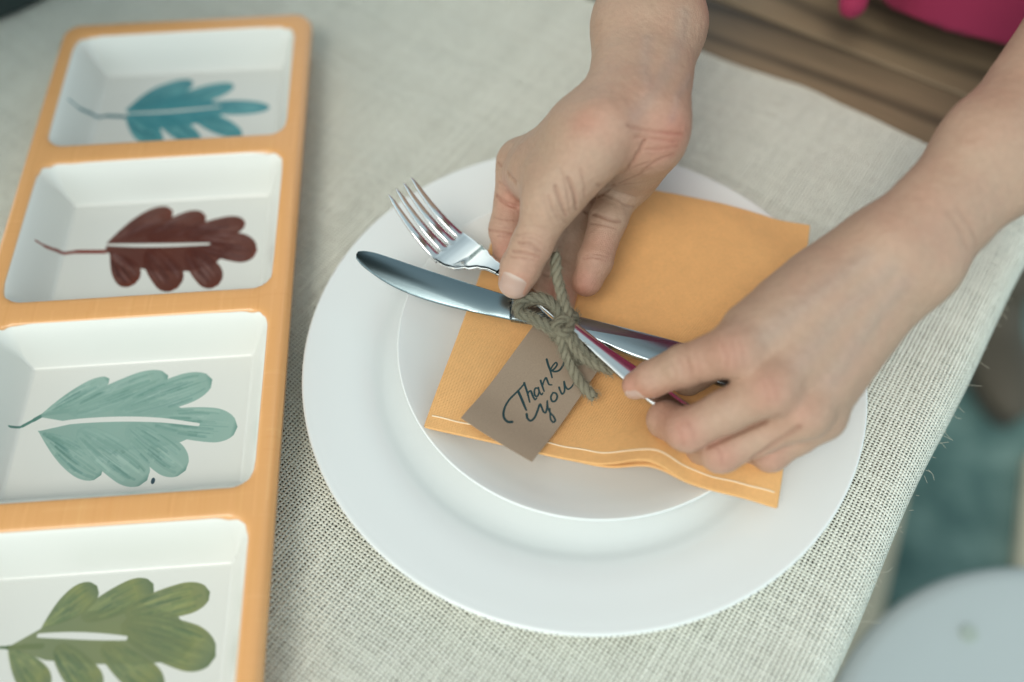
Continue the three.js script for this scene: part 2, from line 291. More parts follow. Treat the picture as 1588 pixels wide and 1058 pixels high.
  const t = new THREE.CanvasTexture(cv); t.colorSpace = THREE.SRGBColorSpace; t.flipY = false; t.magFilter = t.minFilter = THREE.LinearFilter; return t;
}
{
  const t = thing('serving_tray', 'long ceramic tray with orange rims and leaf paintings in its four white hollows', 'serving tray', trayP(0.2, -WI / 2, 0.003));
  const ns = 340, nt = 124, s0 = -0.0125, s1 = trayL, t0 = -WI - WO, t1 = WO, P = [], Nn = [], U = [];
  const outer = (s, tt) => rbox(s - (trayL - 0.0125) / 2, tt + WI / 2, (trayL + 0.0125) / 2, WI / 2 + WO, 0.012);
  for (let j = 0; j <= nt; j++) for (let i = 0; i <= ns; i++) {
    let s = lerp(s0, s1, i / ns), q = lerp(t0, t1, j / nt);
    const o = outer(s, q); if (o > 0) { const cs = (s0 + s1) / 2, ct = (t0 + t1) / 2, hs = (s1 - s0) / 2 - 0.012, ht = (t1 - t0) / 2 - 0.012; const kx = clamp(s - cs, -hs, hs), ky = clamp(q - ct, -ht, ht), dx = s - cs - kx, dy = q - ct - ky, l = Math.hypot(dx, dy); s = cs + kx + dx / l * 0.012; q = ct + ky + dy / l * 0.012; }
    const e = 0.0006, hh = trayY(s, q), gs = (trayY(s + e, q) - trayY(s - e, q)) / (2 * e), gt = (trayY(s, q + e) - trayY(s, q - e)) / (2 * e);
    const p = trayP(s, q, hh), n = V(0, 1, 0).addScaledVector(TS, -gs).addScaledVector(TT, -gt).normalize();
    P.push(p.x, p.y, p.z); Nn.push(n.x, n.y, n.z); U.push((s - TX.s0) / (TX.s1 - TX.s0), (q - TX.t0) / (TX.t1 - TX.t0));
  }
  const groups = [[], [], [], [], []];
  for (let j = 0; j < nt; j++) for (let i = 0; i < ns; i++) {
    const s = lerp(s0, s1, (i + 0.5) / ns), q = lerp(t0, t1, (j + 0.5) / nt); let k = 4; for (let m = 0; m < 4; m++) if (cellSD(m, s, q) < 0) k = m;
    const a = j * (ns + 1) + i, b = a + 1, c = a + ns + 1, d = c + 1; groups[k].push(a, b, d, a, d, c);
  }
  const tm = mat({ map: trayTexture(), roughness: 0.28, clearcoat: 0.12, clearcoatRoughness: 0.15 });
  const make = (ix) => { const g = new THREE.BufferGeometry(); g.setAttribute('position', new THREE.Float32BufferAttribute(P, 3)); g.setAttribute('normal', new THREE.Float32BufferAttribute(Nn, 3)); g.setAttribute('uv', new THREE.Float32BufferAttribute(U, 2)); g.setIndex(ix); const h = g.toNonIndexed(); return local(h, t); };
  put('rim', make(groups[4]), tm, t);
  ['white hollow painted with a teal oak leaf', 'white hollow painted with a dark brown oak leaf', 'white hollow painted with a pale green leaf', 'white hollow painted with an olive green leaf'].forEach((l, k) => tag(put('compartment', make(groups[k]), tm, t), l));
  // outer wall, leaning in a little towards the foot
  const sh = (r, inset, y) => { const o = []; const hs = (s1 - s0) / 2, ht = (t1 - t0) / 2, cs = (s0 + s1) / 2, ct = (t0 + t1) / 2; for (let i = 0; i <= 96; i++) { const q = i / 96 * 2 * Math.PI; const qx = Math.cos(q), qy = Math.sin(q); const kx = Math.sign(qx) * (hs - r), ky = Math.sign(qy) * (ht - r); let px = kx + qx * r, py = ky + qy * r; if (i % 24 === 0) { px = Math.abs(qx) > 0.5 ? Math.sign(qx) * hs : 0; py = Math.abs(qy) > 0.5 ? Math.sign(qy) * ht : 0; } o.push(trayP(cs + px * (1 - inset / hs), ct + py * (1 - inset / ht), y)); } return o; };
  const rings = [sh(0.012, 0.0, 0.0266), sh(0.012, 0.0004, 0.022), sh(0.012, 0.004, 0.008), sh(0.012, 0.007, 0.0032)];
  const wall = gridGeo(96, 3, (u, v) => rings[Math.round(v * 3)][Math.round(u * 96)].clone());
  put('outer_wall', local(wall, t), mat({ color: lin(0.72, 0.37, 0.145), roughness: 0.25, clearcoat: 0.4, side: THREE.DoubleSide }), t);
}

// ---------------------------------------------------------------- napkin
const napTex = dataTex(512, 512, (i, j) => { const a = (i + j * 0.5) * 2 * Math.PI / 4.0, n = ((i * 73 + j * 151) % 97) / 97; const k = 0.5 + 0.22 * Math.sin((i * 2 + j) * Math.PI / 8) + 0.16 * Math.sin(j * Math.PI / 4) + 0.24 * (n - 0.5); return [k, k, k]; });
napTex.repeat.set(1 / 0.05, 1 / 0.05);
const napColTex = dataTex(256, 256, (i, j) => { const k = 0.985 + 0.02 * N3.noise(i / 19, j / 19, 1) + 0.025 * N3.noise(i / 5, j / 5, 3) + 0.03 * (((i * 31 + j * 57) % 23) / 23 - 0.5); return [0.925 * k, 0.710 * k, 0.465 * k]; }, true);
napColTex.repeat.set(1 / 0.09, 1 / 0.09);
const napMat = mat({ map: napColTex, bumpMap: napTex, bumpScale: 0.00030, roughness: 0.9, sheen: 0.3, sheenColor: lin(0.9, 0.6, 0.3), sheenRoughness: 0.6, side: THREE.DoubleSide });
const NAP = { o: at(660, 665, 0.0275), u: null, v: null, lu: 0.1615, lv: 0.168 };
{ const br = at(1205, 785, 0.0275), d = br.clone().sub(NAP.o).setY(0).normalize(); NAP.u = d; NAP.v = V(0.2743, 0, -0.9616); NAP.lu = br.clone().sub(NAP.o).setY(0).length(); }
const napBulge = (u, v) => {                              // u along the near hem, v away from it, in metres
  const b1 = 0.0110 * Math.exp(-Math.pow((u - 0.104 - v * 0.25) / 0.014, 2)) * smooth(0.060, 0.0, v);
  const dip = 0;
  return b1 + dip + 0.0006 * N3.noise(u * 30, v * 30, 2) + 0.0007 * N3.noise(u * 60, v * 14, 6);
};
function napY(u, v) {
  const p = NAP.o.clone().addScaledVector(NAP.u, u).addScaledVector(NAP.v, v);
  const r = Math.hypot(p.x - saladC.x, p.z - saladC.z);
  const sag = -0.0055 * smooth(0.084, 0.03, r), droop = -0.006 * smooth(0.101, 0.135, r);
  return 0.0304 + sag + droop + napBulge(u, v);
}
const napPoint = (u, v, lift = 0) => { const p = NAP.o.clone().addScaledVector(NAP.u, u).addScaledVector(NAP.v, v); p.y = napY(u, v) + lift; return p; };
{
  const t = thing('cloth_napkin', 'folded orange cloth napkin with a pale stitched hem, across the small plate', 'napkin', napPoint(0.08, 0.08, -0.003));
  function layer(lift, th, shrink, extra) {
    const n = 90, L = NAP.lu - 2 * shrink, M = NAP.lv - 2 * shrink;
    const ring = (e) => e;                                 // rounded slab: top sheet, edges, bottom sheet
    const prof = [[0, 1], [0.25, 0.92], [0.5, 0.5], [0.25, 0.08], [0, 0]];
    const top = (u, v) => { const p = napPoint(shrink + u * L, shrink + v * M, lift + extra(u, v)); return p; };
    const sheetT = gridGeo(n, n, (u, v) => top(u, v).add(V(0, th, 0)), (u, v) => [u * L, v * M]);
    const sheetB = gridGeo(n, n, (u, v) => top(u, v), (u, v) => [u * L, v * M]);
    const parts = [sheetT, sheetB];
    for (let e = 0; e < 4; e++) parts.push(gridGeo(n, 4, (q, k) => { const [out, z] = prof[Math.round(k * 4)]; const uu = e === 0 ? q : e === 1 ? 1 : e === 2 ? 1 - q : 0, vv = e === 0 ? 0 : e === 1 ? q : e === 2 ? 1 : 1 - q; const p = top(uu, vv).add(V(0, th * z, 0)); const o = e === 0 ? NAP.v.clone().negate() : e === 1 ? NAP.u.clone() : e === 2 ? NAP.v.clone() : NAP.u.clone().negate(); return p.addScaledVector(o, out * th); }, (q, k) => [q * L, k * 0.002]));
    return mergeGeometries(parts);
  }
  const open = (u, v) => 0.0048 * Math.exp(-Math.pow((u * NAP.lu - 0.099) / 0.014, 2)) * smooth(0.22, 0, v);
  put('under_layer', local(layer(-0.0030, 0.0014, 0.0007, (u, v) => -0.0012 * Math.exp(-Math.pow((u * NAP.lu - 0.09) / 0.012, 2)) * smooth(0.2, 0, v)), t), napMat, t);
  put('top_layer', local(layer(-0.0014, 0.0014, 0, open), t), napMat, t);
  const hemPts = (lift, vv, u0, u1, ex) => Array.from({ length: 60 }, (_, i) => { const u = lerp(u0, u1, i / 59); return napPoint(u, vv + 0.0002 * Math.sin(i), lift + ex(u / NAP.lu, vv / NAP.lv)); });
  put('hem_stitching', local(tube(hemPts(0.00005, 0.0058, 0.0015, NAP.lu - 0.002, open), 0.00034, 120, 6), t), mat({ color: lin(0.84, 0.70, 0.50), roughness: 0.9 }), t);
}

// ---------------------------------------------------------------- thank-you tag
{
  const h0 = 0.0345; const L = at(715, 650, h0), B = at(825, 718, h0), T = at(830, 515, h0);
  const X = B.clone().sub(L), wd = X.length(); X.normalize(); const Y = V(X.z, 0, -X.x), ln = 0.066;
  const lift = (x, y) => 0.0316 + 0.0024 * smooth(0.02, 0.0, y) + 0.004 * smooth(0.02, 0.07, y) + 0.0012 * Math.pow((x - wd / 2) / wd * 2, 2);
  const cv = document.createElement('canvas'); cv.width = 1024; cv.height = Math.round(1024 * ln / wd); const c = cv.getContext('2d');
  c.fillStyle = 'rgb(146,128,110)'; c.fillRect(0, 0, cv.width, cv.height);
  for (let i = 0; i < 26000; i++) { const x = rnd() * 1024, y = rnd() * cv.height, a = rnd() * 6.28, l = rr(3, 16); c.strokeStyle = rnd() < 0.5 ? `rgba(96,76,58,${rr(0.06, 0.34)})` : `rgba(200,180,156,${rr(0.06, 0.30)})`; c.lineWidth = rr(0.6, 2.2); c.beginPath(); c.moveTo(x, y); c.lineTo(x + Math.cos(a) * l, y + Math.sin(a) * l); c.stroke(); }
  const Q = (zx, zy) => { const p = at(690 + zx / 5.568, 540 + zy / 5.568, 0.033).sub(L); return [p.dot(X) / wd * 1024, cv.height - p.dot(Y) / ln * cv.height]; };
  const stroke = (pts, w0, w1 = w0, w2 = w1) => {
    const q = pts.map(([x, y]) => { const [a, b] = Q(x, y); return V(a, b, 0); }), cu = new THREE.CatmullRomCurve3(q, false, 'centripetal'), n = 60, p = cu.getPoints(n);
    c.lineCap = 'round'; c.strokeStyle = 'rgb(22,52,56)';
    for (let i = 0; i < n; i++) { const t = i / n; c.lineWidth = 7.6 * (t < 0.5 ? lerp(w0, w1, t * 2) : lerp(w1, w2, t * 2 - 1)); c.beginPath(); c.moveTo(p[i].x, p[i].y); c.lineTo(p[i + 1].x, p[i + 1].y); c.stroke(); }
  };
  stroke([[578, 636], [545, 638], [515, 610], [505, 565], [520, 500], [555, 440], [610, 385], [660, 335], [690, 300]], 5, 3.4, 2.6);   // T, the sweep
  stroke([[632, 368], [652, 410], [672, 455], [690, 500], [703, 528]], 4.4, 4.4, 3);                   // T, the stem
  stroke([[684, 300], [700, 345], [716, 395], [732, 460]], 3.6, 3.6, 2.6);                             // h
  stroke([[712, 400], [726, 372], [740, 366], [750, 385], [764, 420], [780, 440], [792, 428]], 2.4, 3.6, 2.4);
  stroke([[800, 345], [782, 345], [772, 375], [782, 410], [798, 412], [812, 380], [806, 340]], 2.8, 3.2, 2.6);  // a
  stroke([[806, 340], [818, 380], [836, 400], [846, 385]], 3, 3, 2);
  stroke([[826, 282], [838, 320], [856, 372]], 3.4, 3.4, 2.6);                                         // n
  stroke([[842, 330], [856, 285], [872, 262], [884, 285], [900, 318], [922, 322]], 2.2, 3.4, 2.4);
  stroke([[878, 112], [892, 160], [908, 200], [925, 262]], 3.8, 3.8, 2.6);                             // k
  stroke([[908, 206], [930, 165], [958, 140], [968, 155], [945, 190], [925, 205], [950, 214], [985, 205], [1015, 170], [1028, 125], [1016, 92]], 2.4, 3.2, 3.6);
  stroke([[706, 562], [712, 598], [738, 622], [770, 600], [798, 540], [822, 480], [836, 508], [852, 545], [868, 555], [880, 520], [884, 455]], 4, 3.4, 3);       // y
  stroke([[884, 455], [892, 520], [912, 560], [938, 590], [952, 628], [936, 640], [916, 618], [908, 570], [906, 520]], 2.6, 3.4, 2.4);
  stroke([[925, 398], [915, 425], [928, 460], [952, 458], [970, 420], [955, 392], [932, 388]], 3, 3.4, 3);      // o
  stroke([[985, 345], [996, 375], [1012, 402], [1030, 385], [1028, 300]], 3.2, 3, 3);                  // u
  stroke([[1028, 300], [1040, 340], [1062, 365], [1090, 350], [1112, 318]], 3, 3, 2.2);
  const tex = new THREE.CanvasTexture(cv); tex.colorSpace = THREE.SRGBColorSpace; tex.magFilter = tex.minFilter = THREE.LinearFilter;
  const card = lin(0.33, 0.24, 0.165);
  const t = thing('gift_tag', 'brown kraft paper tag hand-lettered Thank you, tied on with the twine', 'tag', L.clone().setY(0.031));
  const P = (u, v, z) => { const p = L.clone().addScaledVector(X, u * wd).addScaledVector(Y, v * ln); p.y = lift(u * wd, v * ln) + z; return p; };
  put('printed_face', local(gridGeo(16, 24, (u, v) => P(u, v, 0.0005)), t), mat({ map: tex, roughness: 0.88, side: THREE.DoubleSide }), t);
  const e = [gridGeo(16, 24, (u, v) => P(u, v, 0))];
  for (const f of [(q) => [q, 0], (q) => [q, 1], (q) => [0, q], (q) => [1, q]]) e.push(gridGeo(16, 1, (q, k) => { const [u, v] = f(q); return P(u, v, k * 0.0005); }));
  put('card', local(mergeGeometries(e), t), mat({ color: card, roughness: 0.9, side: THREE.DoubleSide }), t);
}

// ---------------------------------------------------------------- cutlery
const darkReflectSteel = mat({ color: lin(0.21, 0.275, 0.30), metalness: 1, roughness: 0.20 });  // dark surroundings mirrored in the blade are put into the steel colour
const steel = mat({ color: lin(0.74, 0.75, 0.75), metalness: 1, roughness: 0.12 });
function slab(outline, plane, th, bev, segs = 3) {         // a flat bar of steel cut to an outline lying in a plane
  const s = new THREE.Shape(outline.map((p) => new THREE.Vector2(p[0], p[1])));
  const g = new THREE.ExtrudeGeometry(s, { depth: Math.max(th - 2 * bev, 0.0001), bevelEnabled: true, bevelThickness: bev, bevelSize: bev, bevelOffset: -bev, bevelSegments: segs, curveSegments: 6 });
  const p = g.attributes.position;
  for (let i = 0; i < p.count; i++) { const q = plane.o.clone().addScaledVector(plane.x, p.getX(i)).addScaledVector(plane.y, p.getY(i)).addScaledVector(plane.n, p.getZ(i)); p.setXYZ(i, q.x, q.y, q.z); }
  return toCreasedNormals(g, 0.7);
}
function spline2(pts, n) { return new THREE.CatmullRomCurve3(pts.map((p) => V(p[0], p[1], 0)), false, 'centripetal').getPoints(n).map((p) => [p.x, p.y]); }
{
  const k0 = at(560, 398, 0.0505), k1 = at(1055, 552, 0.0415), x = k1.clone().sub(k0).normalize();
  const side0 = V(0, 1, 0).cross(x).normalize();           // horizontal, across the blade
  const up = x.clone().cross(side0).normalize(); if (up.y < 0) up.negate();
  const flat = (roll) => { const y = side0.clone().multiplyScalar(Math.cos(roll)).addScaledVector(up, Math.sin(roll)).normalize(), n = x.clone().cross(y).normalize(); if (n.y < 0) n.negate(); return { o: k0, x, y, n }; };
  const plane = flat(0.30), hPlane = flat(0.02);
  const to = ([px, py]) => on(plane, px, py), toH = ([px, py]) => on(hPlane, px, py);
  function on({ y, n }, px, py) { const r = ray(px, py), o = V(0, CAM_Y, 0), t = k0.clone().sub(o).dot(n) / r.dot(n), p = o.addScaledVector(r, t).sub(k0); return [p.dot(x), p.dot(y)]; }
  const bladeUp = spline2([[552.5, 395], [556, 390.5], [563, 389.5], [580, 392], [606, 400], [653, 416], [715, 436], [792, 460]].map(to), 40);
  const bladeLo = spline2([[792, 497], [721, 482], [674, 470], [631, 455], [600, 440], [572, 421], [558, 409], [552, 401]].map(to), 50);
  const hUp = spline2([[792, 460], [862, 483], [900, 492], [980, 512], [1057, 532], [1150, 556]].map(toH), 30), hLo = spline2([[1165, 575], [1150, 602], [1060, 577], [980, 553], [900, 519], [862, 508], [792, 497]].map(toH), 30);
  const t = thing('table_knife', 'steel table knife with rounded blade tip, nearest the tag in the tied cutlery', 'knife', k0.clone().setY(0.03));
  put('blade', local(slab([...bladeUp, ...bladeLo], plane, 0.0017, 0.0007), t), darkReflectSteel, t);
  put('handle', local(slab([...hUp, ...hLo], { ...hPlane, o: k0.clone().addScaledVector(hPlane.n, -0.0010) }, 0.0038, 0.0014, 4), t), mat({ color: lin(0.30, 0.36, 0.39), metalness: 1, roughness: 0.26 }), t);  // mirrored blue sky put into the handle colour, darker than plain steel
}
{
  const A = V(0.0211, 0, -0.2333), Bp = V(0.0739, 0, -0.1842), x = Bp.clone().sub(A).normalize(), w = V(-x.z, 0, x.x);  // w: across, to the near side
  const hy = new THREE.CatmullRomCurve3([[-0.1045, 0.0630], [-0.096, 0.0545], [-0.088, 0.0482], [-0.078, 0.0432], [-0.0693, 0.0412], [-0.060, 0.0432], [-0.0516, 0.0478], [-0.042, 0.0520], [-0.0346, 0.0535], [-0.022, 0.0530], [0.0, 0.0500], [0.035, 0.0470], [0.072, 0.0450], [0.093, 0.0440]].map(([s, h]) => V(s, h, 0)), false, 'centripetal').getPoints(300);
  const yAt = (s) => { for (let i = 1; i < hy.length; i++) if (hy[i].x >= s) { const t = (s - hy[i - 1].x) / (hy[i].x - hy[i - 1].x + 1e-9); return lerp(hy[i - 1].y, hy[i].y, t); } return hy[hy.length - 1].y; };
  const wid = [[-0.0745, 0.0112], [-0.066, 0.0112], [-0.058, 0.0103], [-0.052, 0.0080], [-0.046, 0.0052], [-0.040, 0.0036], [-0.033, 0.0030], [-0.01, 0.0027], [0.02, 0.0034], [0.06, 0.0056], [0.085, 0.0066], [0.0915, 0.0050], [0.0945, 0.0012]];
  const wAt = (s) => { for (let i = 1; i < wid.length; i++) if (wid[i][0] >= s) { const t = smooth(0, 1, (s - wid[i - 1][0]) / (wid[i][0] - wid[i - 1][0])); return lerp(wid[i - 1][1], wid[i][1], t); } return 0.001; };
  const P = (s, q, up) => { const e = 0.0008, sl = (yAt(s + e) - yAt(s - e)) / (2 * e), tn = x.clone().add(V(0, sl, 0)).normalize(), nn = w.clone().cross(tn).normalize(); if (nn.y < 0) nn.negate(); const p = V(A.x + x.x * s, yAt(s), A.z + x.z * s).addScaledVector(w, q).addScaledVector(nn, up); return p; };
  function loft(s0, s1, ns, sec) {                          // closed bar: a rounded cross-section carried along the fork
    const nr = 20; return gridGeo(ns, nr, (u, v) => { const s = lerp(s0, s1, u), k = sec(s, u), a = v * 2 * Math.PI, e = 0.62; const cx = Math.sign(Math.cos(a)) * Math.pow(Math.abs(Math.cos(a)), e), sy = Math.sign(Math.sin(a)) * Math.pow(Math.abs(Math.sin(a)), e); return P(s, k.c + cx * k.w, sy * k.t + (k.d || 0) * cx * cx); });
  }
  const cap = (u) => Math.sqrt(Math.max(0.02, 1 - Math.pow(Math.max(0, u - 0.93) / 0.07, 2) * 0.98)) * Math.sqrt(Math.max(0.02, 1 - Math.pow(Math.max(0, 0.05 - u) / 0.05, 2) * 0.98));
  const t = thing('dinner_fork', 'four-tined steel fork held under the thumb, crossing over the knife in the twine', 'fork', V(A.x, 0.04, A.z));
  put('fork_head', local(loft(-0.0725, -0.036, 50, (s, u) => ({ c: 0, w: wAt(s), t: lerp(0.0012, 0.0016, u) * Math.sqrt(Math.min(1, 0.25 + u * 14)), d: 0.0009 * (1 - u) })), t), steel, t);
  for (let k = 0; k < 4; k++) {
    const c0 = (k - 1.5) * 0.0060;
    put('tine', local(loft(-0.1045, -0.0700, 44, (s, u) => ({ c: c0 * lerp(0.86, 1, u), w: lerp(0.00065, 0.0025, Math.pow(u, 0.50)) * Math.sqrt(Math.min(1, 0.06 + u * 9)), t: lerp(0.0006, 0.0013, u) * Math.sqrt(Math.min(1, 0.06 + u * 9)), d: 0 })), t), steel, t);
  }
  put('handle', local(loft(-0.0365, 0.0945, 90, (s, u) => ({ c: 0, w: wAt(s), t: 0.0017 * cap(u), d: 0 })), t), steel, t);
}

// ---------------------------------------------------------------- twine
const twineCol = [lin(0.175, 0.16, 0.112), lin(0.21, 0.19, 0.135), lin(0.15, 0.14, 0.10)];
const twineMats = twineCol.map((c) => mat({ color: c, roughness: 0.95 }));
const W = (px, py, h) => at(px, py, h);
{
  const t = thing('twine_bow', 'rough jute twine knotted in a bow round the crossed knife and fork', 'twine', W(865, 505, 0.045));
  const fib = [];
  function rope(name, pts, r = 0.0024, turns = 220) {       // three strands twisted round each other
    const c = new THREE.CatmullRomCurve3(pts, false, 'centripetal'), L = c.getLength(), n = Math.max(40, Math.round(L / 0.00045)), fr = c.computeFrenetFrames(n, false), gs = [];
    for (let k = 0; k < 3; k++) {
      const q = [];
      for (let i = 0; i <= n; i++) { const u = i / n, a = u * L * turns * 2.2 + k * 2.094, p = c.getPointAt(u), rad = r * 0.54 * (1 + 0.1 * N3.noise(u * L * 300, k, 1)); p.addScaledVector(fr.normals[i], Math.cos(a) * rad).addScaledVector(fr.binormals[i], Math.sin(a) * rad); q.push(p); }
      const g = new THREE.TubeGeometry(new THREE.CatmullRomCurve3(q), n, r * 0.56, 7); const p = g.attributes.position, nn = g.attributes.normal;
      for (let i = 0; i < p.count; i++) { const v = 0.00016 * N3.noise(p.getX(i) * 1500, p.getY(i) * 1500, p.getZ(i) * 1500); p.setXYZ(i, p.getX(i) + nn.getX(i) * v, p.getY(i) + nn.getY(i) * v, p.getZ(i) + nn.getZ(i) * v); }
      g.computeVertexNormals(); gs.push(g);
    }
    for (let i = 0; i < L * 9000; i++) { // fuzz
      const u = rnd(), k = Math.round(u * n), a = rnd() * 6.28, d = fr.normals[k].clone().multiplyScalar(Math.cos(a)).addScaledVector(fr.binormals[k], Math.sin(a)), p = c.getPointAt(u).addScaledVector(d, r * 0.8), l = rr(0.0008, 0.0036), tn = fr.tangents[k];
      fib.push(tube([p, p.clone().addScaledVector(d, l * 0.35).addScaledVector(tn, l * 0.5), p.clone().addScaledVector(d, l * rr(0.1, 0.8)).addScaledVector(tn, l)], 0.00007, 4, 3));
    }
    return put(name, local(mergeGeometries(gs), t), twineMats[Math.floor(rnd() * 3)], t);
  }
  rope('twine_end', [W(861, 393, 0.070), W(862, 410, 0.067), W(863, 425, 0.064), W(869, 448, 0.061), W(874, 468, 0.059), W(880, 486, 0.057), W(882, 500, 0.056)]);
  rope('bow_loop', [W(876, 505, 0.055), W(869, 488, 0.057), W(860, 474, 0.058), W(846, 464, 0.058), W(828, 461, 0.057), W(812, 464, 0.056), W(803, 475, 0.055), W(806, 486, 0.054), W(820, 491, 0.054), W(838, 498, 0.055), W(856, 508, 0.055), W(868, 514, 0.055)]);
  rope('bow_loop', [W(874, 500, 0.053), W(866, 484, 0.055), W(850, 469, 0.055), W(833, 466, 0.054), W(815, 470, 0.053), W(809, 481, 0.052), W(826, 496, 0.052), W(850, 510, 0.052), W(864, 517, 0.052)], 0.0022);
  for (const [x0, y0, x1, y1] of [[878, 488, 858, 520], [885, 492, 866, 525], [891, 497, 873, 527]]) { // wraps round knife and fork
    const a = W(x0, y0, 0.046), b = W(x1, y1, 0.0425), m = a.clone().lerp(b, 0.5), d = b.clone().sub(a);
    const pts = []; for (let i = 0; i <= 14; i++) { const q = i / 14 * 2 * Math.PI; pts.push(m.clone().addScaledVector(d, -0.5 * Math.cos(q)).add(V(0, Math.sin(q) * 0.0078 + 0.0012, 0))); }
    rope('binding_turn', pts, 0.0020);
  }
  rope('knot', [W(866, 520, 0.053), W(862, 508, 0.0565), W(870, 497, 0.058), W(882, 496, 0.0565), W(884, 508, 0.0565), W(874, 517, 0.0575), W(866, 512, 0.0565)], 0.0022);
  rope('twine_end', [W(868, 516, 0.055), W(870, 528, 0.052), W(876, 546, 0.047), W(884, 565, 0.043), W(893, 582, 0.040), W(903, 597, 0.038), W(914, 609, 0.037), W(922, 616, 0.0365)]);
  rope('twine_end', [W(880, 512, 0.055), W(888, 524, 0.0535), W(898, 538, 0.050), W(912, 553, 0.046), W(928, 564, 0.043), W(946, 570, 0.041), W(962, 572, 0.0405)]);
  rope('bow_loop', [W(874, 517, 0.054), W(880, 532, 0.050), W(888, 547, 0.045), W(897, 559, 0.041), W(902, 561, 0.040), W(899, 548, 0.044), W(890, 532, 0.049), W(882, 517, 0.0535)], 0.0019);
  rope('twine_end', [W(876, 514, 0.056), W(884, 530, 0.053), W(897, 549, 0.049), W(914, 562, 0.045), W(934, 571, 0.042), W(950, 577, 0.0405)], 0.0018);
  for (const [px, py, h] of [[922, 616, 0.0365], [861, 393, 0.070]]) for (let k = 0; k < 26; k++) { const p = W(px, py, h), d = V(rr(-1, 1), rr(-0.4, 1), rr(-1, 1)).normalize(), l = rr(0.001, 0.0035); fib.push(tube([p.clone().addScaledVector(d, 0.0008), p.clone().addScaledVector(d, l)], 0.00008, 2, 3)); }
  tag(put('loose_fibre', local(mergeGeometries(fib), t), mat({ color: lin(0.30, 0.27, 0.195), roughness: 0.95 }), t), null, null, 'stuff');
}

// ---------------------------------------------------------------- the person: one skin surface from joined, tapered bones
const smin = (a, b, k) => { const h = Math.max(k - Math.abs(a - b), 0) / k; return Math.min(a, b) - h * h * k * 0.25; };
function bone(a, b, ra, rb) {                             // tapered capsule
  const bx = b.x - a.x, by = b.y - a.y, bz = b.z - a.z, l2 = bx * bx + by * by + bz * bz, dr = ra - rb, a2 = l2 - dr * dr, il2 = 1 / l2;
  const ax = a.x, ay = a.y, az = a.z;
  return (x, y, z) => {
    const px = x - ax, py = y - ay, pz = z - az, q = px * bx + py * by + pz * bz, zz = q - l2;
    const ex = px * l2 - bx * q, ey = py * l2 - by * q, ez = pz * l2 - bz * q, x2 = ex * ex + ey * ey + ez * ez;
    const y2 = q * q * l2, z2 = zz * zz * l2, k = Math.sign(dr) * dr * dr * x2;
    if (Math.sign(zz) * a2 * z2 > k) return Math.sqrt(x2 + z2) * il2 - rb;
    if (Math.sign(q) * a2 * y2 < k) return Math.sqrt(x2 + y2) * il2 - ra;
    return (Math.sqrt(x2 * a2 * il2) + q * dr) * il2 - ra;
  };
}
function ell(c, X, Y, Z, rx, ry, rz) {                    // ellipsoid on its own axes
  return (x, y, z) => { const dx = x - c.x, dy = y - c.y, dz = z - c.z; const a = (dx * X.x + dy * X.y + dz * X.z) / rx, b = (dx * Y.x + dy * Y.y + dz * Y.z) / ry, e = (dx * Z.x + dy * Z.y + dz * Z.z) / rz; const k0 = Math.hypot(a, b, e), k1 = Math.hypot(a / rx, b / ry, e / rz); return k1 < 1e-9 ? -Math.min(rx, ry, rz) : k0 * (k0 - 1) / k1; };
}
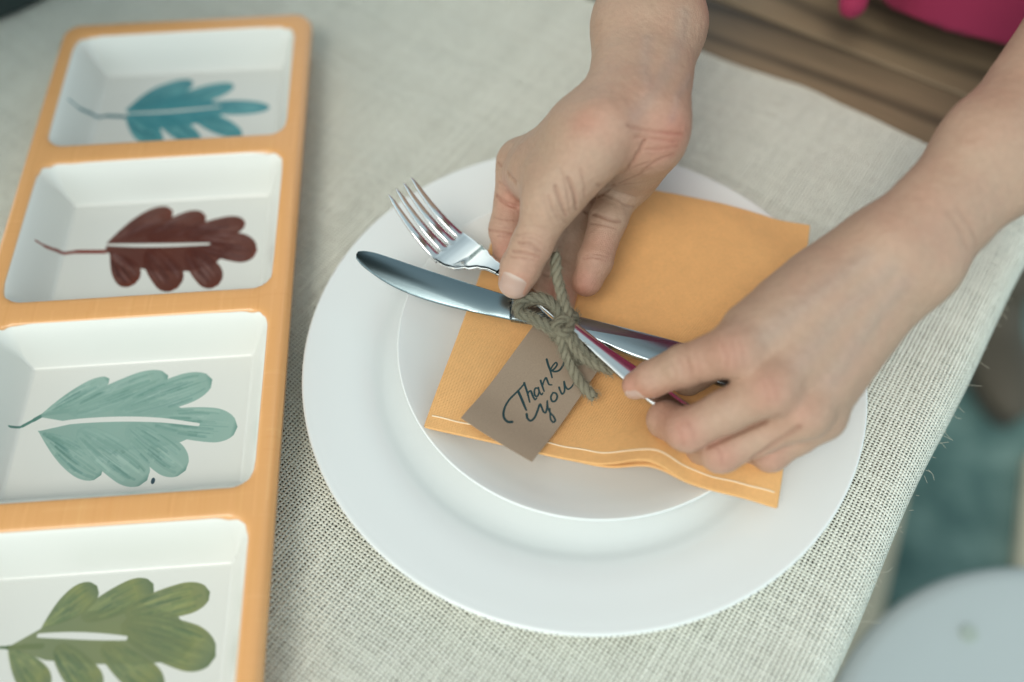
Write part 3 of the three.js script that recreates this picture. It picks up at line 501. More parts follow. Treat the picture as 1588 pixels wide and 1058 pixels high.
function netMesh(f, lo, hi, cell, paint, eps = cell * 0.6) { // surface nets over the blocks that the surface crosses
  const B = 8, nx = Math.ceil((hi.x - lo.x) / cell / B) * B, ny = Math.ceil((hi.y - lo.y) / cell / B) * B, nz = Math.ceil((hi.z - lo.z) / cell / B) * B;
  const sx = nx + 1, sy = ny + 1, sz = nz + 1, val = new Float32Array(sx * sy * sz).fill(9), half = B * cell / 2, diag = half * 1.74 + cell * 2;
  const active = [];
  for (let k = 0; k < nz; k += B) for (let j = 0; j < ny; j += B) for (let i = 0; i < nx; i += B) {
    const d = f(lo.x + i * cell + half, lo.y + j * cell + half, lo.z + k * cell + half);
    if (Math.abs(d) > diag * 1.3) continue;
    active.push([i, j, k]);
    for (let c = k; c <= k + B; c++) for (let b = j; b <= j + B; b++) for (let a = i; a <= i + B; a++) { const o = (c * sy + b) * sx + a; if (val[o] === 9) val[o] = f(lo.x + a * cell, lo.y + b * cell, lo.z + c * cell); }
  }
  const vid = new Int32Array(nx * ny * nz).fill(-1), P = [], ix = [], cell8 = [];
  const co = [0, 1, sx, sx + 1, sx * sy, sx * sy + 1, sx * sy + sx, sx * sy + sx + 1];
  const edges = [[0, 1], [0, 2], [0, 4], [1, 3], [1, 5], [2, 3], [2, 6], [3, 7], [4, 5], [4, 6], [5, 7], [6, 7]];
  for (const [bi, bj, bk] of active) for (let k = bk; k < bk + B; k++) for (let j = bj; j < bj + B; j++) for (let i = bi; i < bi + B; i++) {
    const o = (k * sy + j) * sx + i; let m = 0; for (let q = 0; q < 8; q++) { const v = val[o + co[q]]; if (v === 9) { m = 0; break; } if (v < 0) m |= 1 << q; }
    if (m === 0 || m === 255) continue;
    let x = 0, y = 0, z = 0, n = 0;
    for (const [a, b] of edges) { const va = val[o + co[a]], vb = val[o + co[b]]; if ((va < 0) === (vb < 0)) continue; const t = va / (va - vb); x += lerp(a & 1, b & 1, t); y += lerp((a >> 1) & 1, (b >> 1) & 1, t); z += lerp(a >> 2, b >> 2, t); n++; }
    vid[(k * ny + j) * nx + i] = P.length / 3; P.push(lo.x + (i + x / n) * cell, lo.y + (j + y / n) * cell, lo.z + (k + z / n) * cell); cell8.push(i, j, k);
  }
  const V4 = (i, j, k) => (i < 0 || j < 0 || k < 0) ? -1 : vid[(k * ny + j) * nx + i];
  for (let v = 0; v < cell8.length; v += 3) {
    const i = cell8[v], j = cell8[v + 1], k = cell8[v + 2], o = (k * sy + j) * sx + i, in0 = val[o] < 0;
    const quad = (a, b, c, d, flip) => { if (a < 0 || b < 0 || c < 0 || d < 0) return; flip ? ix.push(a, c, b, a, d, c) : ix.push(a, b, c, a, c, d); };
    if (in0 !== val[o + 1] < 0) quad(V4(i, j - 1, k - 1), V4(i, j, k - 1), V4(i, j, k), V4(i, j - 1, k), !in0);
    if (in0 !== val[o + sx] < 0) quad(V4(i - 1, j, k - 1), V4(i - 1, j, k), V4(i, j, k), V4(i, j, k - 1), !in0);
    if (in0 !== val[o + sx * sy] < 0) quad(V4(i - 1, j - 1, k), V4(i, j - 1, k), V4(i, j, k), V4(i - 1, j, k), !in0);
  }
  const N = [], C = [], col = [0, 0, 0];
  for (let i = 0; i < P.length; i += 3) {
    let x = P[i], y = P[i + 1], z = P[i + 2];
    let gx = f(x + eps, y, z) - f(x - eps, y, z), gy = f(x, y + eps, z) - f(x, y - eps, z), gz = f(x, y, z + eps) - f(x, y, z - eps), l = Math.hypot(gx, gy, gz) || 1; gx /= l; gy /= l; gz /= l;
    const d = clamp(f(x, y, z), -cell, cell); P[i] = x - gx * d; P[i + 1] = y - gy * d; P[i + 2] = z - gz * d;
    N.push(gx, gy, gz); if (paint) { paint(P[i], P[i + 1], P[i + 2], col, gx, gy, gz); C.push(col[0], col[1], col[2]); }
  }
  const UV = []; for (let i = 0; i < P.length; i += 3) UV.push(P[i] * 0.93 + P[i + 2] * 0.37, P[i + 1] * 0.75 - P[i + 2] * 0.62 + P[i] * 0.2);
  const g = new THREE.BufferGeometry(); g.setAttribute('position', new THREE.Float32BufferAttribute(P, 3)); g.setAttribute('normal', new THREE.Float32BufferAttribute(N, 3)); g.setAttribute('uv', new THREE.Float32BufferAttribute(UV, 2)); if (paint) g.setAttribute('color', new THREE.Float32BufferAttribute(C, 3)); g.setIndex(ix); return g;
}
function hit(f, px, py) {                                 // first point of a form along a line of sight, for placing creases and nails
  const r = ray(px, py).normalize(), p = V(0, CAM_Y, 0).addScaledVector(r, 0.22);
  for (let i = 0; i < 200; i++) { const d = f(p.x, p.y, p.z); if (d < 0.00005) return p; p.addScaledVector(r, Math.max(d * 0.8, 0.00005)); if (p.y < -0.05) return null; }
  return p;
}
const J = (px, py, d) => { const r = ray(px, py); return V(0, CAM_Y, 0).addScaledVector(r, d); }; // d: metres along the lens axis

function buildArm(S) {
  // S.palm: bones joined softly; S.fingers: chains of [point, radius]; S.creases, S.veins, S.bumps, S.reds
  const palm = S.palm, chains = S.fingers.map((c) => c.pts.slice(1).map((p, i) => bone(c.pts[i][0], p[0], c.pts[i][1], p[1])));
  const bounds = chains.map((c, i) => { const b = new THREE.Box3().setFromPoints(S.fingers[i].pts.map((p) => p[0])); const s = b.getBoundingSphere(new THREE.Sphere()); return [s.center, s.radius + 0.012]; });
  const raw = (x, y, z) => {
    let p = 9; for (const [g, k] of palm) p = p === 9 ? g(x, y, z) : smin(p, g(x, y, z), k);
    let F = 9;
    for (let i = 0; i < chains.length; i++) {
      const [c, r] = bounds[i], far = Math.hypot(x - c.x, y - c.y, z - c.z) - r;
      if (far > 0.02) { F = Math.min(F, far); continue; }
      let d = 9; for (const g of chains[i]) d = d === 9 ? g(x, y, z) : smin(d, g(x, y, z), 0.003);
      if (S.fingers[i].k) { p = smin(p, d, S.fingers[i].k); continue; }
      F = F === 9 ? d : smin(F, d, 0.0007);
    }
    return smin(p, F, S.join ?? 0.006);
  };
  const segs = [];
  const line = (pts, width, depth) => { const cu = new THREE.CatmullRomCurve3(pts.map(([x, y]) => V(x, y, 0)), false, 'centripetal'), q = cu.getSpacedPoints(Math.max(2, Math.round(cu.getLength() / 7))).map((p) => hit(raw, p.x, p.y)).filter(Boolean); for (let i = 0; i < q.length - 1; i++) if (q[i].distanceTo(q[i + 1]) < 0.006) segs.push({ a: q[i], b: q[i + 1], w: width, d: depth, m: q[i].clone().lerp(q[i + 1], 0.5), r: q[i].distanceTo(q[i + 1]) / 2 + width * 3, e0: i === 0, e1: i === q.length - 2 }); };
  for (const [pts, w, d] of S.creases) line(pts, w, d);
  const reds = S.reds.map(([x, y, r, k]) => [hit(raw, x, y), r, k]).filter((q) => q[0]);
  const veins = []; for (const [pts, w, d] of S.veins) { const q = pts.map(([x, y]) => hit(raw, x, y)).filter(Boolean); for (let i = 0; i < q.length - 1; i++) { veins.push([q[i], q[i + 1], w]); segs.push({ a: q[i], b: q[i + 1], w, d: -d, m: q[i].clone().lerp(q[i + 1], 0.5), r: q[i].distanceTo(q[i + 1]) / 2 + w * 3, e0: false, e1: false }); } }
  const balls = []; for (let i = 0; i < segs.length; i += 12) { const c = segs.slice(i, i + 12), b = new THREE.Box3(); for (const s of c) { b.expandByPoint(s.a); b.expandByPoint(s.b); } const q = b.getBoundingSphere(new THREE.Sphere()); balls.push([q.center, q.radius + Math.max(...c.map((s) => s.w * 3)), c]); }
  const near = [], find = (x, y, z) => { near.length = 0; for (const [c, r, g] of balls) if (Math.hypot(x - c.x, y - c.y, z - c.z) < r) near.push(...g); return near; };
  const pd = (s, x, y, z) => { const bx = s.b.x - s.a.x, by = s.b.y - s.a.y, bz = s.b.z - s.a.z; let t = ((x - s.a.x) * bx + (y - s.a.y) * by + (z - s.a.z) * bz) / (bx * bx + by * by + bz * bz); t = clamp(t); return [Math.hypot(x - s.a.x - bx * t, y - s.a.y - by * t, z - s.a.z - bz * t), t]; };
  const f = (x, y, z) => {
    let d = raw(x, y, z); if (Math.abs(d) > 0.004) return d;
    let cr = 0, ve = 0; for (const s of find(x, y, z)) { if (Math.hypot(x - s.m.x, y - s.m.y, z - s.m.z) > s.r) continue; const [q, t] = pd(s, x, y, z); const e = (s.e0 ? Math.min(1, 0.25 + t * 1.5) : 1) * (s.e1 ? Math.min(1, 0.25 + (1 - t) * 1.5) : 1); const g = s.d * Math.exp(-(q * q) / (s.w * s.w * 0.45)) * e; if (g > 0) cr = Math.max(cr, g); else ve = Math.min(ve, g); }
    d += cr + ve;
    d += 0.00016 * N3.noise(x * 260, y * 260, z * 260) + 0.00010 * N3.noise(x * 700, y * 700, z * 700) + 0.0004 * N3.noise(x * 60, y * 60, z * 60);
    return d;
  };
  const paint = (x, y, z, c) => {
    let r = 0, v = 0, k = 0; for (const [p, rad, s] of reds) { const d = Math.hypot(x - p.x, y - p.y, z - p.z); if (d < rad * 2.5) r += s * Math.exp(-d * d / (rad * rad)); }
    for (const [a, b, w] of veins) { const [q] = pd({ a, b }, x, y, z); v = Math.max(v, Math.exp(-q * q / (w * w * 2.2))); }
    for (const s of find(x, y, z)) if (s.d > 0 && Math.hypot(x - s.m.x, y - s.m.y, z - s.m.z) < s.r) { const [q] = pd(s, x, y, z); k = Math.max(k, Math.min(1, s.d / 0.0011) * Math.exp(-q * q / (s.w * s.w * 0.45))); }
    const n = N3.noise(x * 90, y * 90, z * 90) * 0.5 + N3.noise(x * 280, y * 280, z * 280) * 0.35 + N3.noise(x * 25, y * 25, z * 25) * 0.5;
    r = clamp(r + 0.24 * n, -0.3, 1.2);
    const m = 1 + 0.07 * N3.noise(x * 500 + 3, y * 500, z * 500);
    c[0] = (0.432 + 0.028 * r - 0.035 * v - 0.19 * k) * m; c[1] = (0.281 - 0.074 * r - 0.005 * v - 0.16 * k) * m; c[2] = (0.200 - 0.052 * r + 0.010 * v - 0.12 * k) * m;  // crease shade darkened into the skin colour by groove depth
  };
  return { f, raw, geo: netMesh(f, S.lo, S.hi, S.cell, paint, 0.00045) };
}
const CELL = 0.00095;
// right arm (upper middle of the picture): palm turned up to the lens, thumb pressing the fork
const rW = J(988, 178, 0.397), rE = V(0.100, 0.120, -0.545), rF = J(1006, 40, 0.425);
const rCross = V(1, 0.02, 0.10).normalize();
const rArm = {
  palm: [
    [bone(rW.clone().addScaledVector(rCross, -0.0100), rF.clone().addScaledVector(rCross, -0.0090), 0.0150, 0.0152), 0.012],
    [bone(rW.clone().addScaledVector(rCross, 0.0080), rF.clone().addScaledVector(rCross, 0.0090), 0.0150, 0.0152), 0.016],
    [bone(rF.clone().addScaledVector(rCross, -0.0090), rE.clone().addScaledVector(rCross, -0.010), 0.0152, 0.025), 0.016],
    [bone(rF.clone().addScaledVector(rCross, 0.0090), rE.clone().addScaledVector(rCross, 0.010), 0.0152, 0.025), 0.016],
    [bone(J(950, 185, 0.402), J(809, 252, 0.447), 0.0150, 0.0112), 0.014],
    [bone(J(970, 195, 0.404), J(868, 262, 0.455), 0.0140, 0.0112), 0.014],
    [bone(J(990, 200, 0.404), J(930, 272, 0.455), 0.0140, 0.0106), 0.014],
    [bone(J(1003, 203, 0.404), J(978, 268, 0.447), 0.0135, 0.0100), 0.014],
    [bone(J(1010, 222, 0.405), J(986, 280, 0.438), 0.0120, 0.0088), 0.012],     // heel of the hand on the little-finger side
    [bone(J(938, 196, 0.388), J(855, 310, 0.397), 0.0145, 0.0114), 0.0065],      // thumb metacarpal
    [bone(J(912, 232, 0.395), J(876, 282, 0.399), 0.0165, 0.0130), 0.0065],      // ball of the thumb
    [bone(J(890, 205, 0.403), J(835, 262, 0.420), 0.0125, 0.0110), 0.016],
    [bone(J(850, 290, 0.405), J(815, 278, 0.432), 0.0090, 0.0085), 0.016],      // web between thumb and index
  ],
  join: 0.007,
  fingers: [
    { k: 0.006, pts: [[J(856, 308, 0.396), 0.0110], [J(823, 384, 0.405), 0.0092], [J(808, 414, 0.4085), 0.0092], [J(799, 438, 0.411), 0.0078]] },
    { pts: [[J(807, 253, 0.447), 0.0108], [J(786, 356, 0.444), 0.0089], [J(790, 402, 0.447), 0.0079], [J(800, 438, 0.449), 0.0066]] },
    { pts: [[J(866, 262, 0.456), 0.0104], [J(868, 362, 0.456), 0.0086], [J(852, 422, 0.455), 0.0078], [J(845, 462, 0.450), 0.0068]] },
    { pts: [[J(926, 272, 0.456), 0.0102], [J(893, 362, 0.455), 0.0084], [J(880, 425, 0.454), 0.0077], [J(871, 470, 0.449), 0.0066]] },
    { pts: [[J(978, 268, 0.447), 0.0100], [J(944, 338, 0.437), 0.0090], [J(923, 404, 0.434), 0.0084], [J(910, 436, 0.435), 0.0074]] },
  ],
  creases: [
    [[[772, 252], [788, 268], [802, 285], [811, 292]], 0.0011, 0.0009], [[[764, 297], [780, 312], [797, 320], [808, 322]], 0.0012, 0.0013],
    [[[757, 357], [775, 360], [800, 365]], 0.0011, 0.0008], [[[772, 366], [798, 370]], 0.0008, 0.0004],
    [[[861, 288], [868, 310], [878, 334]], 0.0011, 0.0011], [[[880, 275], [890, 298], [894, 324]], 0.0011, 0.0010], [[[850, 303], [858, 325], [868, 342]], 0.0010, 0.0006],
    [[[804, 376], [822, 378], [838, 390]], 0.0010, 0.0009], [[[796, 389], [815, 393], [836, 399]], 0.0010, 0.0009], [[[810, 369], [826, 370], [840, 379]], 0.0008, 0.0004],
    [[[1000, 218], [994, 232], [985, 247], [972, 266], [955, 284], [935, 299], [912, 316]], 0.0012, 0.0018], [[[905, 328], [925, 333], [950, 342], [962, 344]], 0.0011, 0.0010], [[[935, 300], [955, 308], [972, 318], [990, 322]], 0.0010, 0.0007],
    [[[905, 401], [920, 399], [940, 404]], 0.0009, 0.0005], [[[968, 286], [985, 285], [1003, 282]], 0.0009, 0.0006], [[[1045, 240], [1020, 250], [995, 268]], 0.0012, 0.0006], [[[972, 194], [1000, 202], [1030, 206], [1058, 208]], 0.0010, 0.0006],
    [[[868, 418], [852, 428], [842, 424]], 0.0009, 0.0006],
    [[[870, 262], [878, 290], [884, 330]], 0.0009, 0.0004], [[[900, 262], [906, 285], [906, 305]], 0.0010, 0.0004], [[[842, 300], [848, 325], [858, 348]], 0.0008, 0.0003], [[[862, 318], [872, 338], [880, 346]], 0.0008, 0.0005],
    [[[808, 382], [824, 385], [838, 395]], 0.0007, 0.0005], [[[792, 398], [812, 401], [832, 405]], 0.0008, 0.0005], [[[800, 365], [820, 362], [842, 370]], 0.0008, 0.0003], [[[812, 350], [830, 350], [848, 358]], 0.0008, 0.0002],
    [[[768, 276], [786, 292], [806, 304]], 0.0009, 0.0005], [[[760, 335], [780, 340], [802, 342]], 0.0009, 0.0003], [[[765, 352], [790, 354]], 0.0008, 0.0003],
    [[[985, 212], [1015, 216], [1050, 220]], 0.0010, 0.0004], [[[1000, 232], [1025, 232], [1052, 226]], 0.0009, 0.0004], [[[1010, 262], [985, 275], [960, 285]], 0.0011, 0.0005], [[[1020, 250], [990, 258], [970, 268]], 0.0009, 0.0005],
    [[[915, 346], [935, 349], [955, 354]], 0.0008, 0.0004], [[[908, 396], [926, 394], [944, 399]], 0.0008, 0.0003], [[[925, 285], [950, 296], [985, 306]], 0.0010, 0.0006],
  ],
  veins: [[[[1062, 20], [1056, 60], [1040, 100], [1012, 145], [985, 178]], 0.0026, 0.00022], [[[1012, 145], [1000, 110], [1004, 60]], 0.0022, 0.00014], [[[1070, 120], [1050, 150], [1042, 185]], 0.0014, 0.0002]],
  reds: [[800, 448, 0.008, 0.9], [905, 445, 0.010, 0.75], [868, 455, 0.010, 0.7], [800, 310, 0.012, 0.8], [785, 385, 0.010, 0.75], [910, 190, 0.009, 0.5], [1000, 180, 0.02, 0.25], [930, 380, 0.012, 0.5], [1055, 205, 0.010, 0.6], [830, 400, 0.010, 0.35], [1020, 240, 0.014, 0.45]],
  lo: V(-0.035, 0.020, -0.490), hi: V(0.150, 0.170, -0.200), cell: 0.0008,
};
// left arm (right of the picture): back of the hand up, fingers closed round the handles
const lW = J(1398, 402, 0.372), lF = J(1548, 243, 0.382), lE = V(0.345, 0.150, -0.420);
const lCross = J(1440, 440, 0.378).sub(J(1360, 360, 0.366)).normalize();
const lArm = {
  palm: [
    [bone(lW.clone().addScaledVector(lCross, -0.0092), lF.clone().addScaledVector(lCross, -0.0100), 0.0154, 0.0150), 0.014],
    [bone(lW.clone().addScaledVector(lCross, 0.0075), lF.clone().addScaledVector(lCross, 0.0085), 0.0148, 0.0150), 0.016],
    [bone(lF.clone().addScaledVector(lCross, -0.0100), lE.clone().addScaledVector(lCross, -0.012), 0.0150, 0.026), 0.018],
    [bone(lF.clone().addScaledVector(lCross, 0.0085), lE.clone().addScaledVector(lCross, 0.012), 0.0150, 0.026), 0.018],
    [bone(J(1446, 418, 0.372), J(1432, 426, 0.374), 0.0100, 0.0100), 0.012],     // wrist knob
    [bone(J(1372, 384, 0.376), J(1144, 543, 0.366), 0.0150, 0.0102), 0.011],
    [bone(J(1386, 398, 0.374), J(1196, 600, 0.362), 0.0145, 0.0102), 0.009],
    [bone(J(1400, 412, 0.376), J(1246, 640, 0.367), 0.0135, 0.0098), 0.009],
    [bone(J(1412, 430, 0.380), J(1272, 640, 0.376), 0.0122, 0.0092), 0.010],
    [bone(J(1134, 545, 0.3615), J(1150, 538, 0.3615), 0.0056, 0.0050), 0.008],
    [bone(J(1190, 605, 0.3585), J(1206, 597, 0.3585), 0.0056, 0.0050), 0.008],
    [bone(J(1243, 643, 0.3635), J(1258, 634, 0.364), 0.0052, 0.0046), 0.008],
    [bone(J(1300, 430, 0.392), J(1240, 560, 0.390), 0.0120, 0.0130), 0.018],     // flesh of the palm below
    [bone(J(1350, 396, 0.382), J(1212, 478, 0.388), 0.0140, 0.0115), 0.014],     // thumb metacarpal
    [bone(J(1262, 448, 0.380), J(1160, 512, 0.376), 0.0110, 0.0100), 0.014],     // web of the thumb
  ],
  join: 0.0055,
  fingers: [
    { k: 0.006, pts: [[J(1212, 478, 0.390), 0.0110], [J(1128, 545, 0.402), 0.0096], [J(1066, 588, 0.410), 0.0080]] },
    { pts: [[J(1140, 545, 0.365), 0.0104], [J(1098, 556, 0.373), 0.0090], [J(1062, 567, 0.381), 0.0092], [J(1036, 577, 0.387), 0.0079], [J(1012, 587, 0.391), 0.0079], [J(987, 597, 0.396), 0.0064]] },
    { pts: [[J(1194, 604, 0.362), 0.0104], [J(1125, 638, 0.371), 0.0088], [J(1066, 667, 0.377), 0.0092], [J(1033, 652, 0.394), 0.0081], [J(1034, 642, 0.406), 0.0070]] },
    { pts: [[J(1246, 644, 0.367), 0.0099], [J(1180, 674, 0.376), 0.0082], [J(1118, 702, 0.380), 0.0087], [J(1087, 692, 0.396), 0.0078], [J(1098, 675, 0.406), 0.0066]] },
    { pts: [[J(1278, 650, 0.376), 0.0090], [J(1236, 678, 0.384), 0.0074], [J(1194, 703, 0.387), 0.0079], [J(1168, 694, 0.399), 0.0070], [J(1172, 682, 0.406), 0.0060]] },
  ],
  creases: [[[[1052, 556], [1058, 570], [1060, 582]], 0.0012, 0.0003], [[[1064, 552], [1069, 568], [1072, 582]], 0.0012, 0.0003], [[[1206, 643], [1170, 660], [1120, 682], [1078, 701]], 0.0014, 0.0011], [[[1240, 662], [1205, 686], [1165, 713]], 0.0014, 0.0011],
    [[[1118, 530], [1126, 548], [1128, 566]], 0.0013, 0.0003], [[[1132, 524], [1140, 545], [1142, 570]], 0.0013, 0.0003], [[[1146, 526], [1153, 546], [1154, 568]], 0.0013, 0.00025], [[[1182, 590], [1190, 606], [1192, 622]], 0.0013, 0.0003], [[[1196, 588], [1204, 606], [1206, 622]], 0.0013, 0.0003],
    [[[1048, 660], [1056, 674], [1060, 690]], 0.0011, 0.0003], [[[1066, 650], [1074, 668], [1078, 684]], 0.0011, 0.0003], [[[1110, 690], [1118, 704], [1120, 718]], 0.0011, 0.0003], [[[1040, 560], [1046, 574], [1048, 588]], 0.0010, 0.00025], [[[1078, 548], [1084, 566], [1086, 584]], 0.0011, 0.0002],
    [[[1470, 330], [1488, 355], [1500, 385]], 0.0014, 0.0003], [[[1484, 322], [1504, 350], [1516, 380]], 0.0014, 0.00025], [[[1118, 600], [1090, 618], [1062, 634]], 0.0012, 0.0004]],
  veins: [[[[1380, 420], [1310, 480], [1240, 560]], 0.0034, 0.0003], [[[1400, 440], [1340, 520], [1290, 590]], 0.0034, 0.0003], [[[1340, 400], [1260, 460], [1190, 520]], 0.0034, 0.0003]],
  reds: [[1130, 548, 0.0095, 0.45], [1192, 606, 0.0095, 0.5], [1245, 640, 0.008, 0.35], [975, 600, 0.010, 0.7], [1060, 675, 0.009, 0.6], [1120, 712, 0.009, 0.6], [1195, 712, 0.008, 0.5], [1030, 640, 0.012, 0.5], [1080, 565, 0.012, 0.35], [1440, 330, 0.02, 0.15]],
  lo: V(0.030, 0.020, -0.400), hi: V(0.330, 0.175, -0.130), cell: CELL,
};
const skinBump = (() => { // fine cells of skin relief
  const n = 512, c = 40, px = [], py = []; for (let i = 0; i < c * c; i++) { px.push(rnd()); py.push(rnd()); }
  return dataTex(n, n, (i, j) => {
    const x = i / n * c, y = j / n * c, ix = Math.floor(x), iy = Math.floor(y); let d1 = 9, d2 = 9;
    for (let b = -1; b <= 1; b++) for (let a = -1; a <= 1; a++) { const k = ((iy + b + c) % c) * c + (ix + a + c) % c, d = Math.hypot(ix + a + px[k] - x, (iy + b + py[k] - y)); if (d < d1) { d2 = d1; d1 = d; } else if (d < d2) d2 = d; }
    const k = clamp((d2 - d1) * 2.2); return [k, k, k];
  });
})();
skinBump.repeat.set(1 / 0.034, 1 / 0.034);
const skin = mat({ vertexColors: true, bumpMap: skinBump, bumpScale: 0.00010, color: 0xffffff, roughness: 0.46, specularIntensity: 0.85, sheen: 0.15, sheenColor: lin(0.9, 0.6, 0.5), sheenRoughness: 0.5 });
const PC = tab(0.675, -0.02, 0);                          // where the person stands, beyond the end of the table
const personPt = (side, front, y) => PC.clone().addScaledVector(BX, side).addScaledVector(AX, -front).setY(y);
{
  const t = thing('person', 'person in a magenta shirt leaning over the table end, both hands on the tied cutlery', 'person', PC.clone().setY(-0.74));
  const R = buildArm(rArm), L = buildArm(lArm);
  const rS = personPt(-0.16, 0.17, 0.46), lS = personPt(0.17, 0.17, 0.46);
  const rC = rF.clone().lerp(rE, 0.34), lC = lF.clone().lerp(lE, 0.30);
  const bodyF = (() => {
    const b = [[bone(rE, rS, 0.029, 0.042), 0.03], [bone(rE, rC, 0.026, 0.0185), 0.02], [bone(lE, lS, 0.029, 0.042), 0.03], [bone(lE, lC, 0.026, 0.0195), 0.02], [bone(rS, lS, 0.05, 0.05), 0.06], [bone(personPt(0, 0.15, 0.43), personPt(0, 0.0, 0.05), 0.085, 0.095), 0.08],
      [bone(personPt(0, 0.19, 0.49), personPt(0, 0.25, 0.57), 0.052, 0.05), 0.04], [ell(personPt(0, 0.29, 0.64), BX, V(0, 1, 0), AX, 0.073, 0.108, 0.092), 0.03], [ell(personPt(0, 0.38, 0.615), BX, V(0, 1, 0), AX, 0.014, 0.022, 0.016), 0.02]];
    return (x, y, z) => { let p = 9; for (const [g, k] of b) p = p === 9 ? g(x, y, z) : smin(p, g(x, y, z), k); return p; };
  })();
  const bodyG = netMesh(bodyF, V(-0.05, -0.10, -0.95), V(0.75, 0.82, -0.15), 0.007, (x, y, z, c) => { c[0] = 0.410; c[1] = 0.279; c[2] = 0.200; });
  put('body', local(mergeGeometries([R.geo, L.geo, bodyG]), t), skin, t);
  // fingernails
  function nail(f, tip, axisFrom, dorsal, half, len, back) {
    const ax = tip.clone().sub(axisFrom).normalize(), n = dorsal.clone().addScaledVector(ax, -dorsal.dot(ax)).normalize(), s = ax.clone().cross(n).normalize();
    const at2 = (u, v) => {
      const r = Math.pow(Math.abs(u), 2.6); const vv = v < 0.5 ? lerp(-back + r * 0.0016, -back + len * 0.5, v * 2) : lerp(-back + len * 0.5, -back + len - r * 0.0030, v * 2 - 1);
      const p = tip.clone().addScaledVector(ax, vv).addScaledVector(s, u * half).addScaledVector(n, 0.016);
      for (let i = 0; i < 60; i++) { const d = f(p.x, p.y, p.z); if (d < 0.00003) break; p.addScaledVector(n, -Math.max(d * 0.7, 0.00003)); }
      const lift = 0.00045 * (1 - Math.pow(Math.abs(u), 4)) * smooth(0, 0.12, v) + 0.0004 * smooth(0.75, 1, v) - 0.00018; return p.addScaledVector(n, lift);
    };
    const g = gridGeo(18, 18, (u, v) => at2(u * 2 - 1, v), (u, v) => [u, v]);
    const c = []; const uv = g.attributes.uv; for (let i = 0; i < uv.count; i++) { const v = uv.getY(i), u = Math.abs(uv.getX(i) * 2 - 1), lun = smooth(0.30, 0.12, v + u * 0.12), edge = smooth(0.93, 0.97, v); c.push(lerp(lerp(0.45, 0.50, lun), 0.50, edge), lerp(lerp(0.305, 0.38, lun), 0.40, edge), lerp(lerp(0.25, 0.32, lun), 0.33, edge)); }
    g.setAttribute('color', new THREE.Float32BufferAttribute(c, 3));
    return g;
  }
  const nailMat = mat({ vertexColors: true, roughness: 0.28, clearcoat: 0.35, clearcoatRoughness: 0.2, side: THREE.DoubleSide });
  const toCam = V(0, SP, CP), imgDown = V(0, -CP, SP);
  tag(put('fingernail', local(nail(R.f, rArm.fingers[0].pts[3][0], rArm.fingers[0].pts[1][0], toCam.clone().addScaledVector(V(1, 0, 0), -0.12), 0.0066, 0.0125, 0.0062), t), nailMat, t), 'thumbnail facing up');
  put('fingernail', local(nail(L.f, lArm.fingers[1].pts[5][0], lArm.fingers[1].pts[4][0], imgDown.clone().multiplyScalar(0.9).addScaledVector(toCam, 0.55), 0.0048, 0.0095, 0.0040), t), nailMat, t);
  // shirt
  const hemL = personPt(-0.13, 0.13, 0.03);
  const shirtF = (() => {
    const b = [[ell(personPt(0, 0.015, 0.10), BX, V(0, 1, 0), AX, 0.172, 0.42, 0.120), 0.05], [bone(personPt(-0.06, 0.03, 0.10), personPt(-0.07, 0.15, 0.43), 0.10, 0.085), 0.06], [bone(personPt(0.06, 0.03, 0.10), personPt(0.07, 0.15, 0.43), 0.10, 0.085), 0.06], [bone(rS, lS, 0.062, 0.062), 0.08], [bone(rS.clone().lerp(rE, 0.45), rS, 0.050, 0.058), 0.05], [bone(lS.clone().lerp(lE, 0.45), lS, 0.050, 0.058), 0.05]];
    const tail = bone(at(1322, 6, 0.046), personPt(-0.10, 0.10, 0.12), 0.0085, 0.018);
    return (x, y, z) => {
      let p = 9; for (const [g, k] of b) p = p === 9 ? g(x, y, z) : smin(p, g(x, y, z), k);
      const s = (x - PC.x) * BX.x + (z - PC.z) * BX.z;
      p += 0.007 * Math.sin(s * 55 + y * 9) * smooth(0.25, 0.0, y) + 0.004 * N3.noise(x * 24, y * 10, z * 24);
      const hem = 0.026 + 0.010 * N3.noise(s * 14, 2, 5) + 0.02 * smooth(-0.06, -0.14, s);
      p = Math.max(p, hem - y); p = Math.max(p, y - 0.535);
      return Math.max(Math.min(p, tail(x, y, z)), 0.005 - y);
    };
  })();
  const shirtG = netMesh(shirtF, V(-0.05, -0.02, -0.95), V(0.75, 0.60, -0.15), 0.0055, null);
  put('shirt', local(shirtG, t), mat({ color: lin(0.30, 0.018, 0.07), roughness: 0.85, sheen: 0.3, sheenColor: lin(0.9, 0.2, 0.4) }), t);
  // trousers and shoes, below the table's height
  const legs = [[personPt(-0.09, -0.04, 0.0), personPt(-0.11, 0.0, -0.36), personPt(-0.12, -0.06, -0.68)], [personPt(0.09, -0.04, 0.0), V(0.82, -0.34, -0.80), V(0.76, -0.66, -0.775)]];
  const tb = [[bone(personPt(-0.07, -0.04, 0.03), personPt(0.07, -0.04, 0.03), 0.068, 0.068), 0.05]]; for (const [a, b, c] of legs) { tb.push([bone(a, b, 0.062, 0.05), 0.03], [bone(b, c, 0.05, 0.036), 0.02]); }
  put('trousers', local(netMesh((x, y, z) => { let p = 9; for (const [g, k] of tb) p = p === 9 ? g(x, y, z) : smin(p, g(x, y, z), k); return p + 0.004 * N3.noise(x * 20, y * 14, z * 20); }, V(0.1, -0.76, -1.0), V(1.0, 0.12, -0.4), 0.009, null), t), mat({ color: lin(0.055, 0.058, 0.048), roughness: 0.9 }), t);
  const shoeMat = mat({ color: lin(0.062, 0.052, 0.036), roughness: 0.7 }), soleMat = mat({ color: lin(0.05, 0.045, 0.04), roughness: 0.8 });
